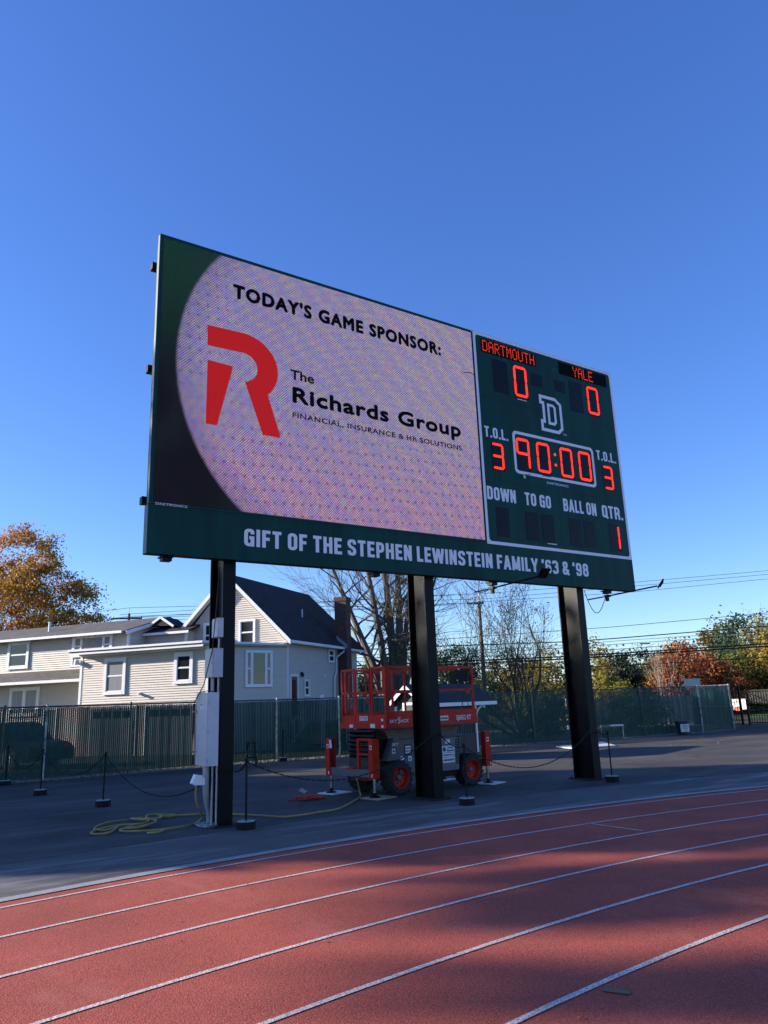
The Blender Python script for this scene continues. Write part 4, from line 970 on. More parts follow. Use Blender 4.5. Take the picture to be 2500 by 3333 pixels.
# pads under the outriggers
cs, sn = math.cos(.086), math.sin(.086)
for (lx, ly), m_, lab in (((-.20, .075), 'plywood', 'square plywood pad under the near end outrigger of the red lift'), ((-.20, 1.40), 'whiteboard', 'white pad under the outrigger by the orange cord bundle'),
                          ((2.60, .075), 'whiteboard', 'white pad under the outrigger past the rear wheel of the lift'), ((2.50, 1.40), 'whiteboard', 'white pad half hidden behind the middle scoreboard post')):
    px, py = 7.84 + lx * cs - ly * sn, 11.66 + lx * sn + ly * cs
    t = thing('outrigger_pad', (px, py, 0), lab, 'pad', rz=.25, group='pads under the lift')
    mb = MB(); mb.box(-.24, .24, -.22, .22, .002, .022); mb.build('board', M[m_], t, local=True)

# ------------------------------------------------------------------ green chain-link fence with slats
fence = thing('chain_link_fence', (12, 22, 0), 'long green chain link fence with vertical slats along the back of the asphalt', 'fence')
FH = 1.83
def fence_run(P, fr, slat_w, pitch, t0=0.0, wires=True, frh=FH, zlo=.05):
    sl_ = MB(); wr = MB(); rl = MB()
    for (x0, y0), (x1, y1) in zip(P[:-1], P[1:]):
        d = Vector((x1 - x0, y1 - y0, 0)); L = d.length; d.normalize(); nrm = Vector((-d.y, d.x, 0)); o = Vector((x0, y0, 0))
        rl.tube([(x0, y0, frh), (x1, y1, frh)], .022, 6, cap=False)
        n = int(L / pitch)
        for k in range(n):
            c = o + d * (k + .5) * pitch; h = frh - .03 - random.random() * .02
            a, b_ = c - d * slat_w / 2, c + d * slat_w / 2; tw = nrm * random.uniform(-.006, .006)
            sl_.add([a + Vector((0, 0, zlo)) - tw, b_ + Vector((0, 0, zlo)) + tw, b_ + Vector((0, 0, h)) + tw, a + Vector((0, 0, h)) - tw], [(0, 1, 2, 3)])
        if wires:
            hh = frh + .02; sp = .085; k = -int(hh / sp)
            while k * sp < L:
                for sgn, off in ((1, -.012), (-1, -.016)):
                    s0, s1 = k * sp, k * sp + hh
                    z0_, z1_ = .02, hh
                    a0, a1 = max(0, s0), min(L, s1)
                    if a1 - a0 > .02:
                        za, zb_ = (a0 - s0) / hh, (a1 - s0) / hh
                        if sgn < 0: za, zb_ = 1 - za, 1 - zb_
                        p = o + d * a0 + nrm * off + Vector((0, 0, z0_ + (z1_ - z0_) * za)); q = o + d * a1 + nrm * off + Vector((0, 0, z0_ + (z1_ - z0_) * zb_))
                        up = Vector((0, 0, .0042)); 
                        wr.add([p - up, q - up, q + up, p + up, ], [(0, 1, 2, 3)])
                k += 1
            for k in range(int(L / .085)):   # twisted ends along the top
                p = o + d * (k * .085) + nrm * -.014
                wr.add([p + Vector((0, 0, frh - .02)) - d * .008, p + Vector((0, 0, frh - .02)) + d * .008, p + Vector((0, 0, frh + .05))], [(0, 1, 2)])
    sl_.build('slats', M['fence_green'], fr, fixn=False); wr.build('wire_mesh', M['fence_wire'], fr, fixn=False); rl.build('top_rail', M['fence_post'], fr)
LEFT = FENCE[:8]; RIGHT = FENCE[7:]
fence_run(LEFT, fence, .046, .052)
fence_run(RIGHT, fence, .032, .052)
posts = [(x, y) for x, y in FENCE[1:]] + [(0.7, 21.94), (-1.7, 21.88), (-4.1, 21.8), (4.02, 22.03)]
for i, (x, y) in enumerate(posts):
    mb = MB(); mb.cyl((x, y - .035, -.01), (x, y - .035, FH + .03), .030 if i < len(posts) else .02, 8); mb.lathe((x, y - .035, FH + .03), (0, 0, 1), [(0, .036), (.02, .034), (.04, .012)], 8)
    mb.build('post', M['fence_post_pale_sunlit'] if (round(x, 1) in (10.8, 12.8, 28.8, 4.0, 31.3)) else M['fence_post'], fence)  # sunlit posts get their brightness from the paler colour

# ------------------------------------------------------------------ the cream house (local axes: x to the right along its front, y to the back)
HP1 = (14.212, 28.328, 0); HR = math.atan2(-0.81735, 0.57614)
def house(name, label): return thing(name, HP1, label, 'house', rz=HR)
hs_ = house('house', 'cream sided house with steep charcoal roof and brick chimney behind the green fence')
def HB(name, mb, m, p=None, smooth=False, fixn=True): return mb.build(name, m, p or hs_, local=True, smooth=smooth, fixn=fixn)
CRS = .092
def siding(mb, p0, p1, z0, z1, lim=None, out=.030):
    """lapped courses from p0 to p1 (the outside lies to the right of p0->p1); lim(z) gives the two ends as fractions"""
    p0 = Vector((*p0, 0)); p1 = Vector((*p1, 0)); d = p1 - p0; L = d.length; dn = d / L; nrm = Vector((dn.y, -dn.x, 0)); z = z0
    while z < z1 - 1e-4:
        zt_ = min(z + CRS, z1)
        fa, fb = lim(z) if lim else (0, 1); ga, gb = lim(zt_) if lim else (0, 1)
        if fb - fa > .003:
            if gb <= ga: ga = gb = (fa + fb) / 2
            k = len(mb.v)
            a0, b0 = p0 + d * fa, p0 + d * fb; a1, b1 = p0 + d * ga, p0 + d * gb
            mb.v += [tuple(a0 + Vector((0, 0, z))), tuple(b0 + Vector((0, 0, z))), tuple(b0 + nrm * out + Vector((0, 0, z))), tuple(a0 + nrm * out + Vector((0, 0, z))), tuple(b1 + Vector((0, 0, zt_))), tuple(a1 + Vector((0, 0, zt_)))]
            mb.f += [(k, k + 1, k + 2, k + 3), (k + 3, k + 2, k + 4, k + 5)]
        z = zt_
def wall_block(mb, poly, z0, z1): mb.prism([(x, y, z0) for x, y in poly], (0, 0, z1 - z0))
# frame of reference on a wall: origin, direction to the right, outward normal
def window(O, d, x0, x1, z0, z1, trim=.085, style='dh', pane='glass', label=None, sill=True, p=None):
    O = Vector((*O, 0)); d = Vector((*d, 0)); nn = Vector((d.y, -d.x, 0)); O = O + nn * .030
    def bx(mb, a, b_, za, zb_, o0, o1):
        mb.obox(O + d * (a + b_) / 2 + nn * (o0 + o1) / 2 + Vector((0, 0, (za + zb_) / 2)), (b_ - a, o1 - o0, zb_ - za), d)
    mb = MB()
    bx(mb, x0, x0 + trim, z0, z1, -.01, .050); bx(mb, x1 - trim, x1, z0, z1, -.01, .050); bx(mb, x0 + trim, x1 - trim, z1 - trim, z1, -.01, .050); bx(mb, x0 + trim, x1 - trim, z0, z0 + trim * .8, -.01, .054)
    if sill: bx(mb, x0 - .02, x1 + .02, z0 - .02, z0, -.01, .065)
    iz0, iz1, ix0, ix1 = z0 + trim * .8, z1 - trim, x0 + trim, x1 - trim
    f = .030; panes = []
    def sash(a, b_, za, zb_, o=.030):
        bx(mb, a, a + f, za, zb_, -.01, o); bx(mb, b_ - f, b_, za, zb_, -.01, o); bx(mb, a + f, b_ - f, za, za + f, -.01, o); bx(mb, a + f, b_ - f, zb_ - f, zb_, -.01, o); panes.append((a + f, b_ - f, za + f, zb_ - f))
    if style == 'dh':
        zm_ = (iz0 + iz1) / 2; sash(ix0, ix1, iz0, zm_ + .01); sash(ix0, ix1, zm_ + .012, iz1, .022)
    elif style == 'triple':
        w_ = ix1 - ix0; a, b_ = ix0 + w_ * .17, ix1 - w_ * .17
        zm_ = (iz0 + iz1) / 2
        bx(mb, a, a + .06, iz0, iz1, -.01, .045); bx(mb, b_ - .06, b_, iz0, iz1, -.01, .045)
        sash(ix0, a, iz0, zm_); sash(ix0, a, zm_, iz1, .022); sash(a + .06, b_ - .06, iz0, iz1); sash(b_, ix1, iz0, zm_); sash(b_, ix1, zm_, iz1, .022)
    elif style == 'pair':
        xm = (ix0 + ix1) / 2; bx(mb, xm - .06, xm + .06, iz0, iz1, -.01, .045); sash(ix0, xm - .06, iz0, iz1); sash(xm + .06, ix1, iz0, iz1)
    o = HB('window', mb, M['trim'], p)
    if label: o['label'] = label
    mb = MB()
    for a, b_, za, zb_ in panes: bx(mb, a - .005, b_ + .005, za - .005, zb_ + .005, 0.0, .012)
    HB('pane', mb, M[pane], o)
    return o
HFW, EAVE, RIDGE, HL = 5.5, 4.20, 7.25, 7.18      # main gable: width, eave, ridge, depth
rs = (RIDGE - 4.28) / (HFW / 2 + .32)
# main block walls
mb = MB(); mb.prism([(-HFW, 0.004, 0), (-.004, .004, 0), (-.004, .004, EAVE), (-HFW / 2, .004, RIDGE - .10), (-HFW, .004, EAVE)], (0, HL - .008, 0)); HB('wall_core', mb, M['siding'])
mb = MB()
siding(mb, (-HFW, 0), (0, 0), 2.0, RIDGE - .12, lambda z: (0, 1) if z < EAVE else (min(.5, (z - EAVE) / rs / HFW), max(.5, 1 - (z - EAVE) / rs / HFW)))
siding(mb, (0, 0), (0, HL), .9, EAVE)
siding(mb, (0, HL), (-HFW, HL), .9, EAVE)
HB('siding', mb, M['siding'], fixn=False)
# roof slabs with white rake boards
mb = MB(); ov = .34
for sgn in (1, -1):
    cx = -HFW / 2
    e = cx + sgn * (HFW / 2 + .32)
    prof = [(cx, RIDGE + .02), (e, RIDGE + .02 - rs * abs(e - cx)), (e, RIDGE - .10 - rs * abs(e - cx)), (cx, RIDGE - .10)]
    mb.prism([(x, -ov, z) for x, z in prof], (0, HL + 2 * ov, 0))
HB('roof', mb, M['shingle_dark'])
for y0, y1 in ((-ov - .03, -ov - .003), (HL + ov + .003, HL + ov + .03)):
    mb = MB()
    for sgn in (1, -1):
        cx = -HFW / 2; e = cx + sgn * (HFW / 2 + .34)
        prof = [(cx, RIDGE + .0), (e, RIDGE + .0 - rs * abs(e - cx)), (e, RIDGE - .20 - rs * abs(e - cx)), (cx, RIDGE - .20)]
        mb.prism([(x, y0, z) for x, z in prof], (0, y1 - y0, 0))
    HB('rake_board', mb, M['trim'])
mb = MB()
for sgn in (1, -1):
    cx = -HFW / 2; e = cx + sgn * (HFW / 2 + .34)
    prof = [(cx, RIDGE - .115), (e - sgn * .05, RIDGE - .115 - rs * abs(e - sgn * .05 - cx)), (e - sgn * .05, RIDGE - .135 - rs * abs(e - sgn * .05 - cx)), (cx, RIDGE - .135)]
    mb.prism([(x, -ov, z) for x, z in prof], (0, ov, 0))
HB('soffit', mb, M['trim'])
mb = MB(); mb.box(.30, .40, -ov, 5.08, 4.13, 4.24); mb.box(.0, .30, -ov, HL + ov, 4.135, 4.15); mb.box(.30, .33, 5.6, HL + ov, 4.12, 4.22); HB('gutter', mb, M['trim'])
mb = MB(); mb.tube([(.35, 5.05, 4.14), (.33, 5.0, 4.05), (.07, 4.72, 3.78), (.06, 4.68, 3.70), (.06, 4.68, 3.15), (.08, 4.60, 3.05), (.09, 4.42, 2.85), (.09, 4.38, 2.75), (.09, 4.36, 1.0)], .045, 8); HB('downspout', mb, M['trim'])
mb = MB(); mb.box(-.12, .48, 4.98, 5.52, 0, 6.42); mb.box(-.15, .51, 4.95, 5.55, 6.42, 6.62); ch_ = HB('chimney', mb, M['brick_dark'])
mb = MB(); mb.prism([(-.02, 4.94, 4.62), (.50, 4.94, 4.18), (.50, 4.94, 4.34), (-.02, 4.94, 4.80)], (0, .035, 0)); HB('flashing', mb, M['galv'], ch_)
mb = MB(); mb.cyl((-1.05, 3.4, RIDGE - rs * 1.70 - .05), (-1.05, 3.4, RIDGE - rs * 1.70 + .36), .045, 8); HB('vent_pipe', mb, M['galv'])
mb = MB(); mb.box(-.07, .03, -.03, .05, 2.0, EAVE - .05); mb.box(-.05, .03, HL - .05, HL + .03, .9, EAVE); HB('corner_board', mb, M['trim'])
S = (0, 1)
window((0, 0), S, 3.86, 4.50, 3.52, 4.12, .07, 'dh')
window((0, 0), S, 1.42, 1.90, 2.02, 2.72, .06, 'dh')
window((0, 0), (1, 0), -2.28, -1.48, 4.16, 5.26, .085, 'dh')
window((0, 0), (1, 0), -4.04, -3.24, 4.16, 5.24, .085, 'dh')
# back door with its lamp
mb = MB(); mb.box(-.01, .075, .15, .22, .95, 2.90); mb.box(-.01, .075, .76, .84, .95, 2.90); mb.box(-.01, .075, .22, .76, 2.81, 2.90); dr_ = HB('door', mb, M['trim'])
mb = MB(); mb.box(-.005, .05, .22, .76, .95, 2.81); HB('door_leaf', mb, M['wood_door'], dr_)
mb = MB(); mb.box(.05, .054, .32, .66, 1.35, 2.68); HB('pane', mb, M['glass'], dr_)
mb = MB(); mb.box(0, .03, 1.13, 1.23, 2.86, 3.02); mb.cyl((.10, 1.18, 2.80), (.10, 1.18, 2.98), .05, 8); mb.bar((.02, 1.18, 2.99), (.10, 1.18, 3.0), .02); HB('wall_lamp', mb, M['black_iron'])
mb = MB(); mb.box(0, .06, 3.36, 3.50, 2.86, 2.98); HB('vent_cover', mb, M['trim'])
# flat roofed front wing: front face, canted side with the big window
WX0, WX1, WY = -7.72, -1.64, -3.186
wing = [(WX0, WY), (WX1, WY), (-.02, -.02), (-5.4, -.02), (-5.4, .5), (WX0, .5)]
mb = MB(); wall_block(mb, [(x * .9995, y) for x, y in wing], 0, 3.98); HB('wall_core', mb, M['siding'])
mb = MB(); siding(mb, (WX0, WY), (WX1, WY), 1.98, 3.98); siding(mb, (WX1, WY), (0, 0), 1.2, 4.02); siding(mb, (WX0, -1.686), (WX0, WY), 1.98, 3.98); HB('siding', mb, M['siding'], fixn=False)
mb = MB(); mb.prism([(WX0 - .25, WY - .48, 3.985), (WX1 + .06, WY - .48, 3.985), (.06, -.06, 3.985), (.0, .06, 3.985), (-5.0, .06, 3.985), (-5.0, .5, 3.985), (WX0 - .25, .5, 3.985)], (0, 0, .09))
HB('flat_roof', mb, mat('roof_membrane', (.30, .30, .31), .6, noise=.2))
mb = MB()
cd_ = Vector((-.0 - WX1, -WY, 0)).normalized()
mb.box(WX0 - .28, WX1 + .05, WY - .53, WY - .48, 4.05, 4.13); mb.box(WX0 - .02, WX1 + .03, WY - .14, WY - .02, 3.86, 3.98); mb.box(WX0 - .25, WX1 + .05, WY - .48, WY - .44, 3.92, 4.05)
mb.bar((WX1 + .04, WY - .50, 4.09), (.05, -.10, 4.09), .06, .08)
HB('fascia', mb, M['trim'])
mb = MB()
mb.box(WX0 - .03, WX0 + .09, WY - .035, WY + .05, 1.98, 3.88); mb.box(WX1 - .10, WX1 + .04, WY - .035, WY + .03, 1.98, 3.9); HB('corner_board', mb, M['trim'])
FR = (1, 0)
window((0, WY), FR, -6.50, -5.44, 2.33, 3.74, .13, 'dh', 'curtain')
window((0, WY), FR, -3.16, -2.31, 2.62, 3.78, .13, 'dh')
cl_ = math.hypot(WX1, WY); cdir = (-WX1 / cl_, -WY / cl_)
window((WX1, WY), cdir, 1.57, 2.82, 2.42, 3.83, .08, 'triple')
# ground storey of the wing: pale wall with two garage doors
mb = MB(); mb.box(WX0, WX1, WY - .03, WY, 0, 1.97); HB('ground_storey_wall', mb, M['stone'])
for x0, x1 in ((-7.05, -4.93), (-4.38, -2.22)):
    mb = MB(); mb.box(x0, x1, WY - .05, WY - .03, 0, 1.78)
    for z in (.45, .89, 1.33): mb.box(x0 + .03, x1 - .03, WY - .056, WY - .05, z - .40, z - .04)
    g_ = HB('garage_door', mb, M['garage'])
    mb = MB()
    for k in range(4): xa = x0 + .12 + k * (x1 - x0 - .2) / 4; mb.box(xa, xa + .40, WY - .058, WY - .05, 1.42, 1.68)
    HB('pane', mb, M['glass'], g_)
    mb = MB(); mb.box(x0 - .09, x0, WY - .06, WY - .03, 0, 1.86); mb.box(x1, x1 + .09, WY - .06, WY - .03, 0, 1.86); mb.box(x0, x1, WY - .06, WY - .03, 1.78, 1.86); HB('door_trim', mb, M['trim'], g_)
# fittings on the wing
mb = MB(); mb.obox((-7.86, WY - .12, 3.66), (.16, .16, .18), (.8, -.5, -.3)); mb.box(-7.80, -7.72, WY - .06, WY, 3.55, 3.62); HB('flood_light', mb, M['white_plastic'])
mb = MB(); mb.cyl((-4.70, WY, 2.29), (-4.70, WY - .20, 2.29), .055, 10); HB('dryer_vent', mb, M['trim'])
# two storey wing on the far side
LX1, LX0, LY, LE, LRZ, LRY = -6.66, -24.0, -1.686, 5.02, 5.72, .82
mb = MB(); mb.prism([(LX1, LY + .004, 0), (LX1, LY + .004, LE), (LX1, LRY, LRZ - .08), (LX1, 3.3, LE), (LX1, 3.3, 0)], (LX0 - LX1, 0, 0)); HB('wall_core', mb, M['siding'])
mb = MB(); siding(mb, (LX0, LY), (LX1, LY), 0, LE - .03); sl2 = (LRZ - LE) / (LRY - LY)
siding(mb, (LX1 + .012, LY), (LX1 + .012, 3.3), 4.0, LRZ - .10, lambda z: (0, 1) if z < LE else (min(.5, (z - LE) / sl2 / 4.99), 1 - min(.5, (z - LE) / sl2 / 4.99)))
HB('siding', mb, M['siding'], fixn=False)
mb = MB(); y0 = LY - .42; z0_ = LRZ - sl2 * (LRY - y0)
mb.prism([(LX1 + .2, y0, z0_ - .03), (LX1 + .2, LRY, LRZ - .03), (LX1 + .2, 3.7, z0_ - .03), (LX1 + .2, 3.7, z0_ + .07), (LX1 + .2, LRY, LRZ + .07), (LX1 + .2, y0, z0_ + .07)], (LX0 - LX1 - .4, 0, 0)); HB('roof', mb, M['shingle_grey'])
mb = MB(); mb.box(LX0, LX1 + .02, y0 - .09, y0 - .004, z0_ - .05, z0_ + .05)
for k in range(20): mb.box(LX1 - .4 - k * .62, LX1 - .36 - k * .62, y0 - .10, y0 - .004, z0_ + .051, z0_ + .065)
HB('gutter', mb, M['trim'])
mb = MB(); mb.prism([(LX1 + .203, y0, z0_ - .12), (LX1 + .203, LRY, LRZ - .12), (LX1 + .203, LRY, LRZ + .03), (LX1 + .203, y0, z0_ + .03)], (.025, 0, 0)); mb.box(LX1 - .08, LX1 + .04, LY - .03, LY + .06, 4.0, LE - .02); HB('rake_board', mb, M['trim'])
mb = MB(); mb.cyl((-12.0, -.69, 5.2), (-12.0, -.69, 5.80), .06, 9); HB('vent_pipe', mb, M['white_plastic'])
window((0, LY), FR, -13.28, -12.04, 3.68, 4.90, .13, 'dh')
tw = window((0, LY), FR, -9.60, -7.46, 4.02, 4.94, .12, 'triple', 'curtain')
mb = MB(); mb.box(-9.66, -9.55, LY - .04, LY, 3.60, 4.96); mb.box(-9.55, -8.6, LY - .04, LY, 3.60, 3.70); HB('window_trim', mb, M['trim'])
window((0, LY), FR, -12.95, -11.28, 1.62, 2.85, .12, 'pair', 'curtain')
window((0, LY), FR, -17.4, -16.2, 3.68, 4.90, .13, 'dh')
# shingled skirt roof between its storeys
mb = MB(); mb.prism([(LX0, LY, 3.52), (LX0, LY - .95, 3.05), (LX0, LY - .95, 2.98), (LX0, LY, 3.40)], (-LX0 - 7.9, 0, 0)); HB('skirt_roof', mb, M['shingle_grey'])
mb = MB(); mb.box(LX0, -7.92, LY - 1.03, LY - .953, 2.93, 3.04); mb.box(LX0, -7.95, LY - .95, LY - .02, 2.955, 2.975)
for k in range(18): mb.box(-8.4 - k * .62, -8.36 - k * .62, LY - 1.04, LY - .953, 3.041, 3.055)
HB('gutter', mb, M['trim'])
mb = MB(); mb.box(-11.0, -10.92, LY - .06, LY, 0, 1.9); mb.box(-10.3, -10.22, LY - .06, LY, 0, 1.9); mb.box(-10.92, -10.3, LY - .06, LY, 1.82, 1.9); d2 = HB('door', mb, M['trim'])
mb = MB(); mb.box(-10.92, -10.3, LY - .03, LY - .002, .4, 1.82); HB('door_leaf', mb, M['garage'], d2)
mb = MB()
for k in range(3): mb.box(-11.1, -9.6, LY - .35 - .3 * k, LY - .05, 0, .42 - .14 * k)
HB('steps', mb, M['stone'])
# small link with shed roofs between the blocks
mb = MB(); mb.box(-6.64, -4.55, -.55, -.004, 4.07, 4.95); HB('wall_core', mb, M['siding'])
mb = MB(); siding(mb, (-6.62, -.555), (-4.55, -.555), 4.09, 4.95); siding(mb, (-4.55, -.555), (-4.55, 0), 4.09, 4.95); HB('siding', mb, M['siding'], fixn=False)
mb = MB(); mb.prism([(-6.6, -.85, 4.92), (-6.6, 0, 5.22), (-6.6, 0, 5.12), (-6.6, -.85, 4.84)], (2.35, 0, 0)); mb.prism([(-6.55, -.5, 5.25), (-5.95, -.5, 5.62), (-5.3, -.5, 5.2)], (0, 1.2, 0)); HB('roof', mb, M['shingle_dark'])
mb = MB(); mb.box(-6.6, -4.24, -.88, -.853, 4.80, 4.90); mb.bar((-6.6, -.53, 5.22), (-5.95, -.53, 5.60), .05, .10); mb.bar((-5.95, -.53, 5.60), (-5.25, -.53, 5.16), .05, .10); mb.box(-4.62, -4.52, -.60, -.50, 4.08, 4.84); HB('fascia', mb, M['trim'])
mb = MB(); mb.prism([(-7.2, -1.2, 4.08), (-6.9, -1.0, 4.30), (-5.6, -1.0, 4.30), (-5.3, -1.2, 4.08)], (0, .6, 0)); HB('roof_hatch', mb, M['shingle_dark'])
# side deck with white railing and steps
mb = MB(); mb.box(.05, 1.5, .1, 7.6, .84, .94)
for k in range(6): mb.box(.15, .95, -.05 - .27 * k, .10 - .27 * k, 0, .82 - .14 * k)
HB('deck', mb, M['grey_wood'])
mb = MB()
for y in (.15, 2.6, 5.0, 7.5): mb.box(1.43, 1.55, y - .06, y + .06, .0, 1.95); mb.lathe((1.49, y, 1.95), (0, 0, 1), [(0, .09), (.03, .09), (.09, .01)], 4)
mb.box(1.46, 1.52, .15, 7.5, 1.83, 1.90); mb.box(1.46, 1.52, .15, 7.5, 1.02, 1.08)
for k in range(60): y = .25 + k * .12; mb.box(1.475, 1.505, y, y + .035, 1.08, 1.83)
mb.bar((1.0, .1, 1.83), (1.0, -1.5, 1.0), .05, .06); mb.bar((1.0, .1, 1.15), (1.0, -1.5, .30), .05, .05)
for k in range(13): y = .05 - k * .12; z = 1.15 + (y - .1) * .53; mb.box(.985, 1.015, y, y + .03, z, z + .68)
HB('railing', mb, M['trim'])

# ------------------------------------------------------------------ shed
sh = thing('shed', (12.656, 17.877, 0), 'small slate grey shed with white trim and a low dark shingle roof behind the lift', 'shed', rz=.30)
def SB(name, mb, m, p=None, fixn=True): return mb.build(name, m, p or sh, local=True, fixn=fixn)
mb = MB(); mb.prism([(.15, -.52, .10), (.15, .52, .10), (.15, .52, 1.55), (.15, 0, 2.02), (.15, -.52, 1.55)], (2.6, 0, 0)); wl_ = SB('wall', mb, M['shed_paint'])
mb = MB()
for k in range(19): x = .25 + k * .135; mb.box(x, x + .018, -.534, -.52, .66, 1.5)
for k in range(9): y = -.46 + k * .115; mb.box(.136, .15, y, y + .018, .1, 1.5)
SB('battens', mb, M['shed_paint'], wl_)
mb = MB(); mb.box(.16, 2.76, -.56, -.522, .08, .655); SB('base_panel', mb, M['shed_base'])
mb = MB(); sl_s = (2.11 - 1.55) / .68
for s_ in (1, -1): mb.prism([(0, 0, 2.11), (0, s_ * .70, 2.11 - sl_s * .70), (0, s_ * .70, 2.05 - sl_s * .70), (0, 0, 2.05)], (3.72, 0, 0))
SB('roof', mb, M['shingle_shed'])
mb = MB()
for s_ in (1, -1):
    mb.prism([(-.03, 0, 2.10), (-.03, s_ * .73, 2.10 - sl_s * .73), (-.03, s_ * .73, 1.98 - sl_s * .73), (-.03, 0, 1.97)], (.027, 0, 0))
    mb.box(-.02, 3.74, s_ * .70 if s_ > 0 else -.735, .735 if s_ > 0 else -.70, 1.46, 1.56)
mb.box(-.02, 3.72, -.70, -.50, 1.455, 1.47)
SB('fascia', mb, M['trim'])
mb = MB(); mb.box(.12, .15, .42, .50, .1, 1.5); mb.box(.12, .15, -.53, -.45, .1, 1.5); mb.box(2.70, 2.78, -.575, -.50, .10, 1.46); SB('corner_board', mb, M['trim'])
mb = MB(); mb.box(.10, .148, .13, .19, .1, 1.60); mb.box(.10, .148, -.42, -.36, .1, 1.60); mb.box(.10, .148, -.36, .13, 1.53, 1.60); ds_ = SB('door', mb, M['trim'])
mb = MB(); mb.box(.12, .149, -.36, .13, .1, 1.53); SB('door_leaf', mb, M['shed_paint'], ds_)
mb = MB(); mb.tube(spline([(2.78, -.54, 1.10), (2.86, -.54, 1.28), (3.05, -.54, 1.40), (3.25, -.54, 1.46)], 5), .035, 6); mb.box(3.24, 3.30, -.56, -.53, 1.36, 1.46); SB('bracket', mb, M['trim'])

# ------------------------------------------------------------------ small things on the far side of the asphalt
t = thing('stool', (9.62, 21.55, 0), 'black metal stool standing at the foot of the green fence', 'stool', rz=.3)
mb = MB(); mb.lathe((0, 0, .60), (0, 0, 1), [(0, .15), (.01, .16), (.03, .155), (.035, .12)], 4); mb.build('seat', M['black_iron'], t, local=True)
for a in range(4):
    c, s_ = math.cos(a * math.pi / 2), math.sin(a * math.pi / 2)
    mb = MB(); mb.bar((c * .13, s_ * .13, .61), (c * .21, s_ * .21, 0), .035, .02); mb.build('leg', M['black_iron'], t, local=True)
mb = MB()
for a in range(4):
    p = [Vector((math.cos((a + k) * math.pi / 2) * .185, math.sin((a + k) * math.pi / 2) * .185, .2)) for k in (0, 1)]; mb.bar(p[0], p[1], .018)
mb.build('stretcher', M['black_iron'], t, local=True)
t = thing('trash_bin', (27.15, 19.35, 0), 'dark trash bin with a white poster on its side in front of the green fence', 'trash bin', rz=-.55)
mb = MB(); mb.lathe((0, 0, 0), (0, 0, 1), [(0, .215), (.05, .22), (.46, .26)], 18); mb.build('body', M['bin'], t, local=True, smooth=True)
mb = MB(); mb.lathe((0, 0, .46), (0, 0, 1), [(0, .285), (.035, .285), (.06, .265), (.065, .20)], 18); mb.build('rim', M['bin'], t, local=True)
mb = MB()
V_ = [(math.sin(a) * (.246 + .02 * i), -math.cos(a) * (.246 + .02 * i), .10 + .30 * i) for i in (0, 1) for a in np.linspace(-.75, .75, 9)]
mb.add(V_, [(k, k + 1, k + 10, k + 9) for k in range(8)]); po = mb.build('poster', M['decal_white'], t, local=True)
for j, (body, z, c, wd) in enumerate((('HELP US', .34, .032, .22), ('RECYCLE', .28, .040, .24), ('HERE', .22, .032, .14), ('THANKS', .13, .026, .16))):
    text('poster_lettering', body, (-wd / 2, -.292 + .0, z), EX, EZ, wd, c, M['decal_blue'], t, .03, local=True, depth=.002)
for i, (P, lab) in enumerate((([(19.1, 18.5), (18.65, 17.4), (20.25, 17.0), (21.6, 18.7)], 'white board lying flat on the asphalt behind the right scoreboard post'),)):
    mb = MB(); mb.prism([(x, y, .01) for x, y in P], (0, 0, .03)); tag(mb.build('flat_board', M['whiteboard']), lab, 'board')
t = thing('hurdle', (23.9, 20.15, 0), 'low frame with a white top bar before the fence beside the right post', 'hurdle', rz=-.55)
mb = MB(); mb.box(-.45, .45, -.015, .015, .45, .51); mb.build('top_bar', M['decal_white'], t, local=True)
for x in (-.42, .42):
    mb = MB(); mb.bar((x, 0, .46), (x, 0, .02), .02); mb.bar((x, .25, .015), (x, -.25, .015), .025); mb.build('leg', M['galv'], t, local=True)

# wooden fence, slatted enclosure, sign back and iron gate on the far right
t = thing('wooden_fence', (31.0, 27.2, 0), 'weathered grey board fence seen through the green chain link fence', 'fence')
a, b_ = Vector((30.0, 28.1, 0)), Vector((35.4, 24.3, 0)); d = (b_ - a).normalized(); L = (b_ - a).length
mb = MB(); n = int(L / .16)
for k in range(n): c = a + d * (k + .5) * .16; mb.obox(c + Vector((0, 0, .80)), (.145, .022, 1.30 + .02 * (k % 3)), d)
mb.build('boards', M['grey_wood'], t)
nn = Vector((d.y, -d.x, 0))
mb = MB()
for z in (.42, 1.22): mb.bar(a + nn * .03 + Vector((0, 0, z)), b_ + nn * .03 + Vector((0, 0, z)), .04, .09)
mb.build('rail', M['grey_wood'], t)
for k in range(4):
    c = a + d * (L * k / 3) + nn * .05; MB().box(c.x - .05, c.x + .05, c.y - .05, c.y + .05, 0, 1.52).build('post', M['grey_wood'], t)
t = thing('slatted_enclosure', (32.5, 21.8, 0), 'green slatted enclosure between two pale steel posts, taller than the fence in front of it', 'enclosure')
a, b_ = Vector((32.6, 22.5, 0)), Vector((32.1, 20.35, 0)); 
a = Vector((33.2, 22.95, 0)); b_ = Vector((31.75, 20.05, 0))
d = (b_ - a).normalized(); L = (b_ - a).length; nn = Vector((d.y, -d.x, 0))
for p in (a, b_):
    MB().cyl(p, p + Vector((0, 0, 1.92)), .04, 8).build('post', M['fence_post_pale_sunlit'], t)
mb = MB(); mb.bar(a + Vector((0, 0, 1.76)), b_ + Vector((0, 0, 1.76)), .06, .14); mb.build('beam', mat('navy_beam', (.012, .016, .035), .5, noise=.2), t)
mb = MB(); mb.bar(a + Vector((0, 0, 1.88)), b_ + Vector((0, 0, 1.88)), .03, .03); mb.bar(a + Vector((0, 0, .95)), b_ + Vector((0, 0, .95)), .03, .02); mb.build('rail', M['galv'], t)
mb = MB()
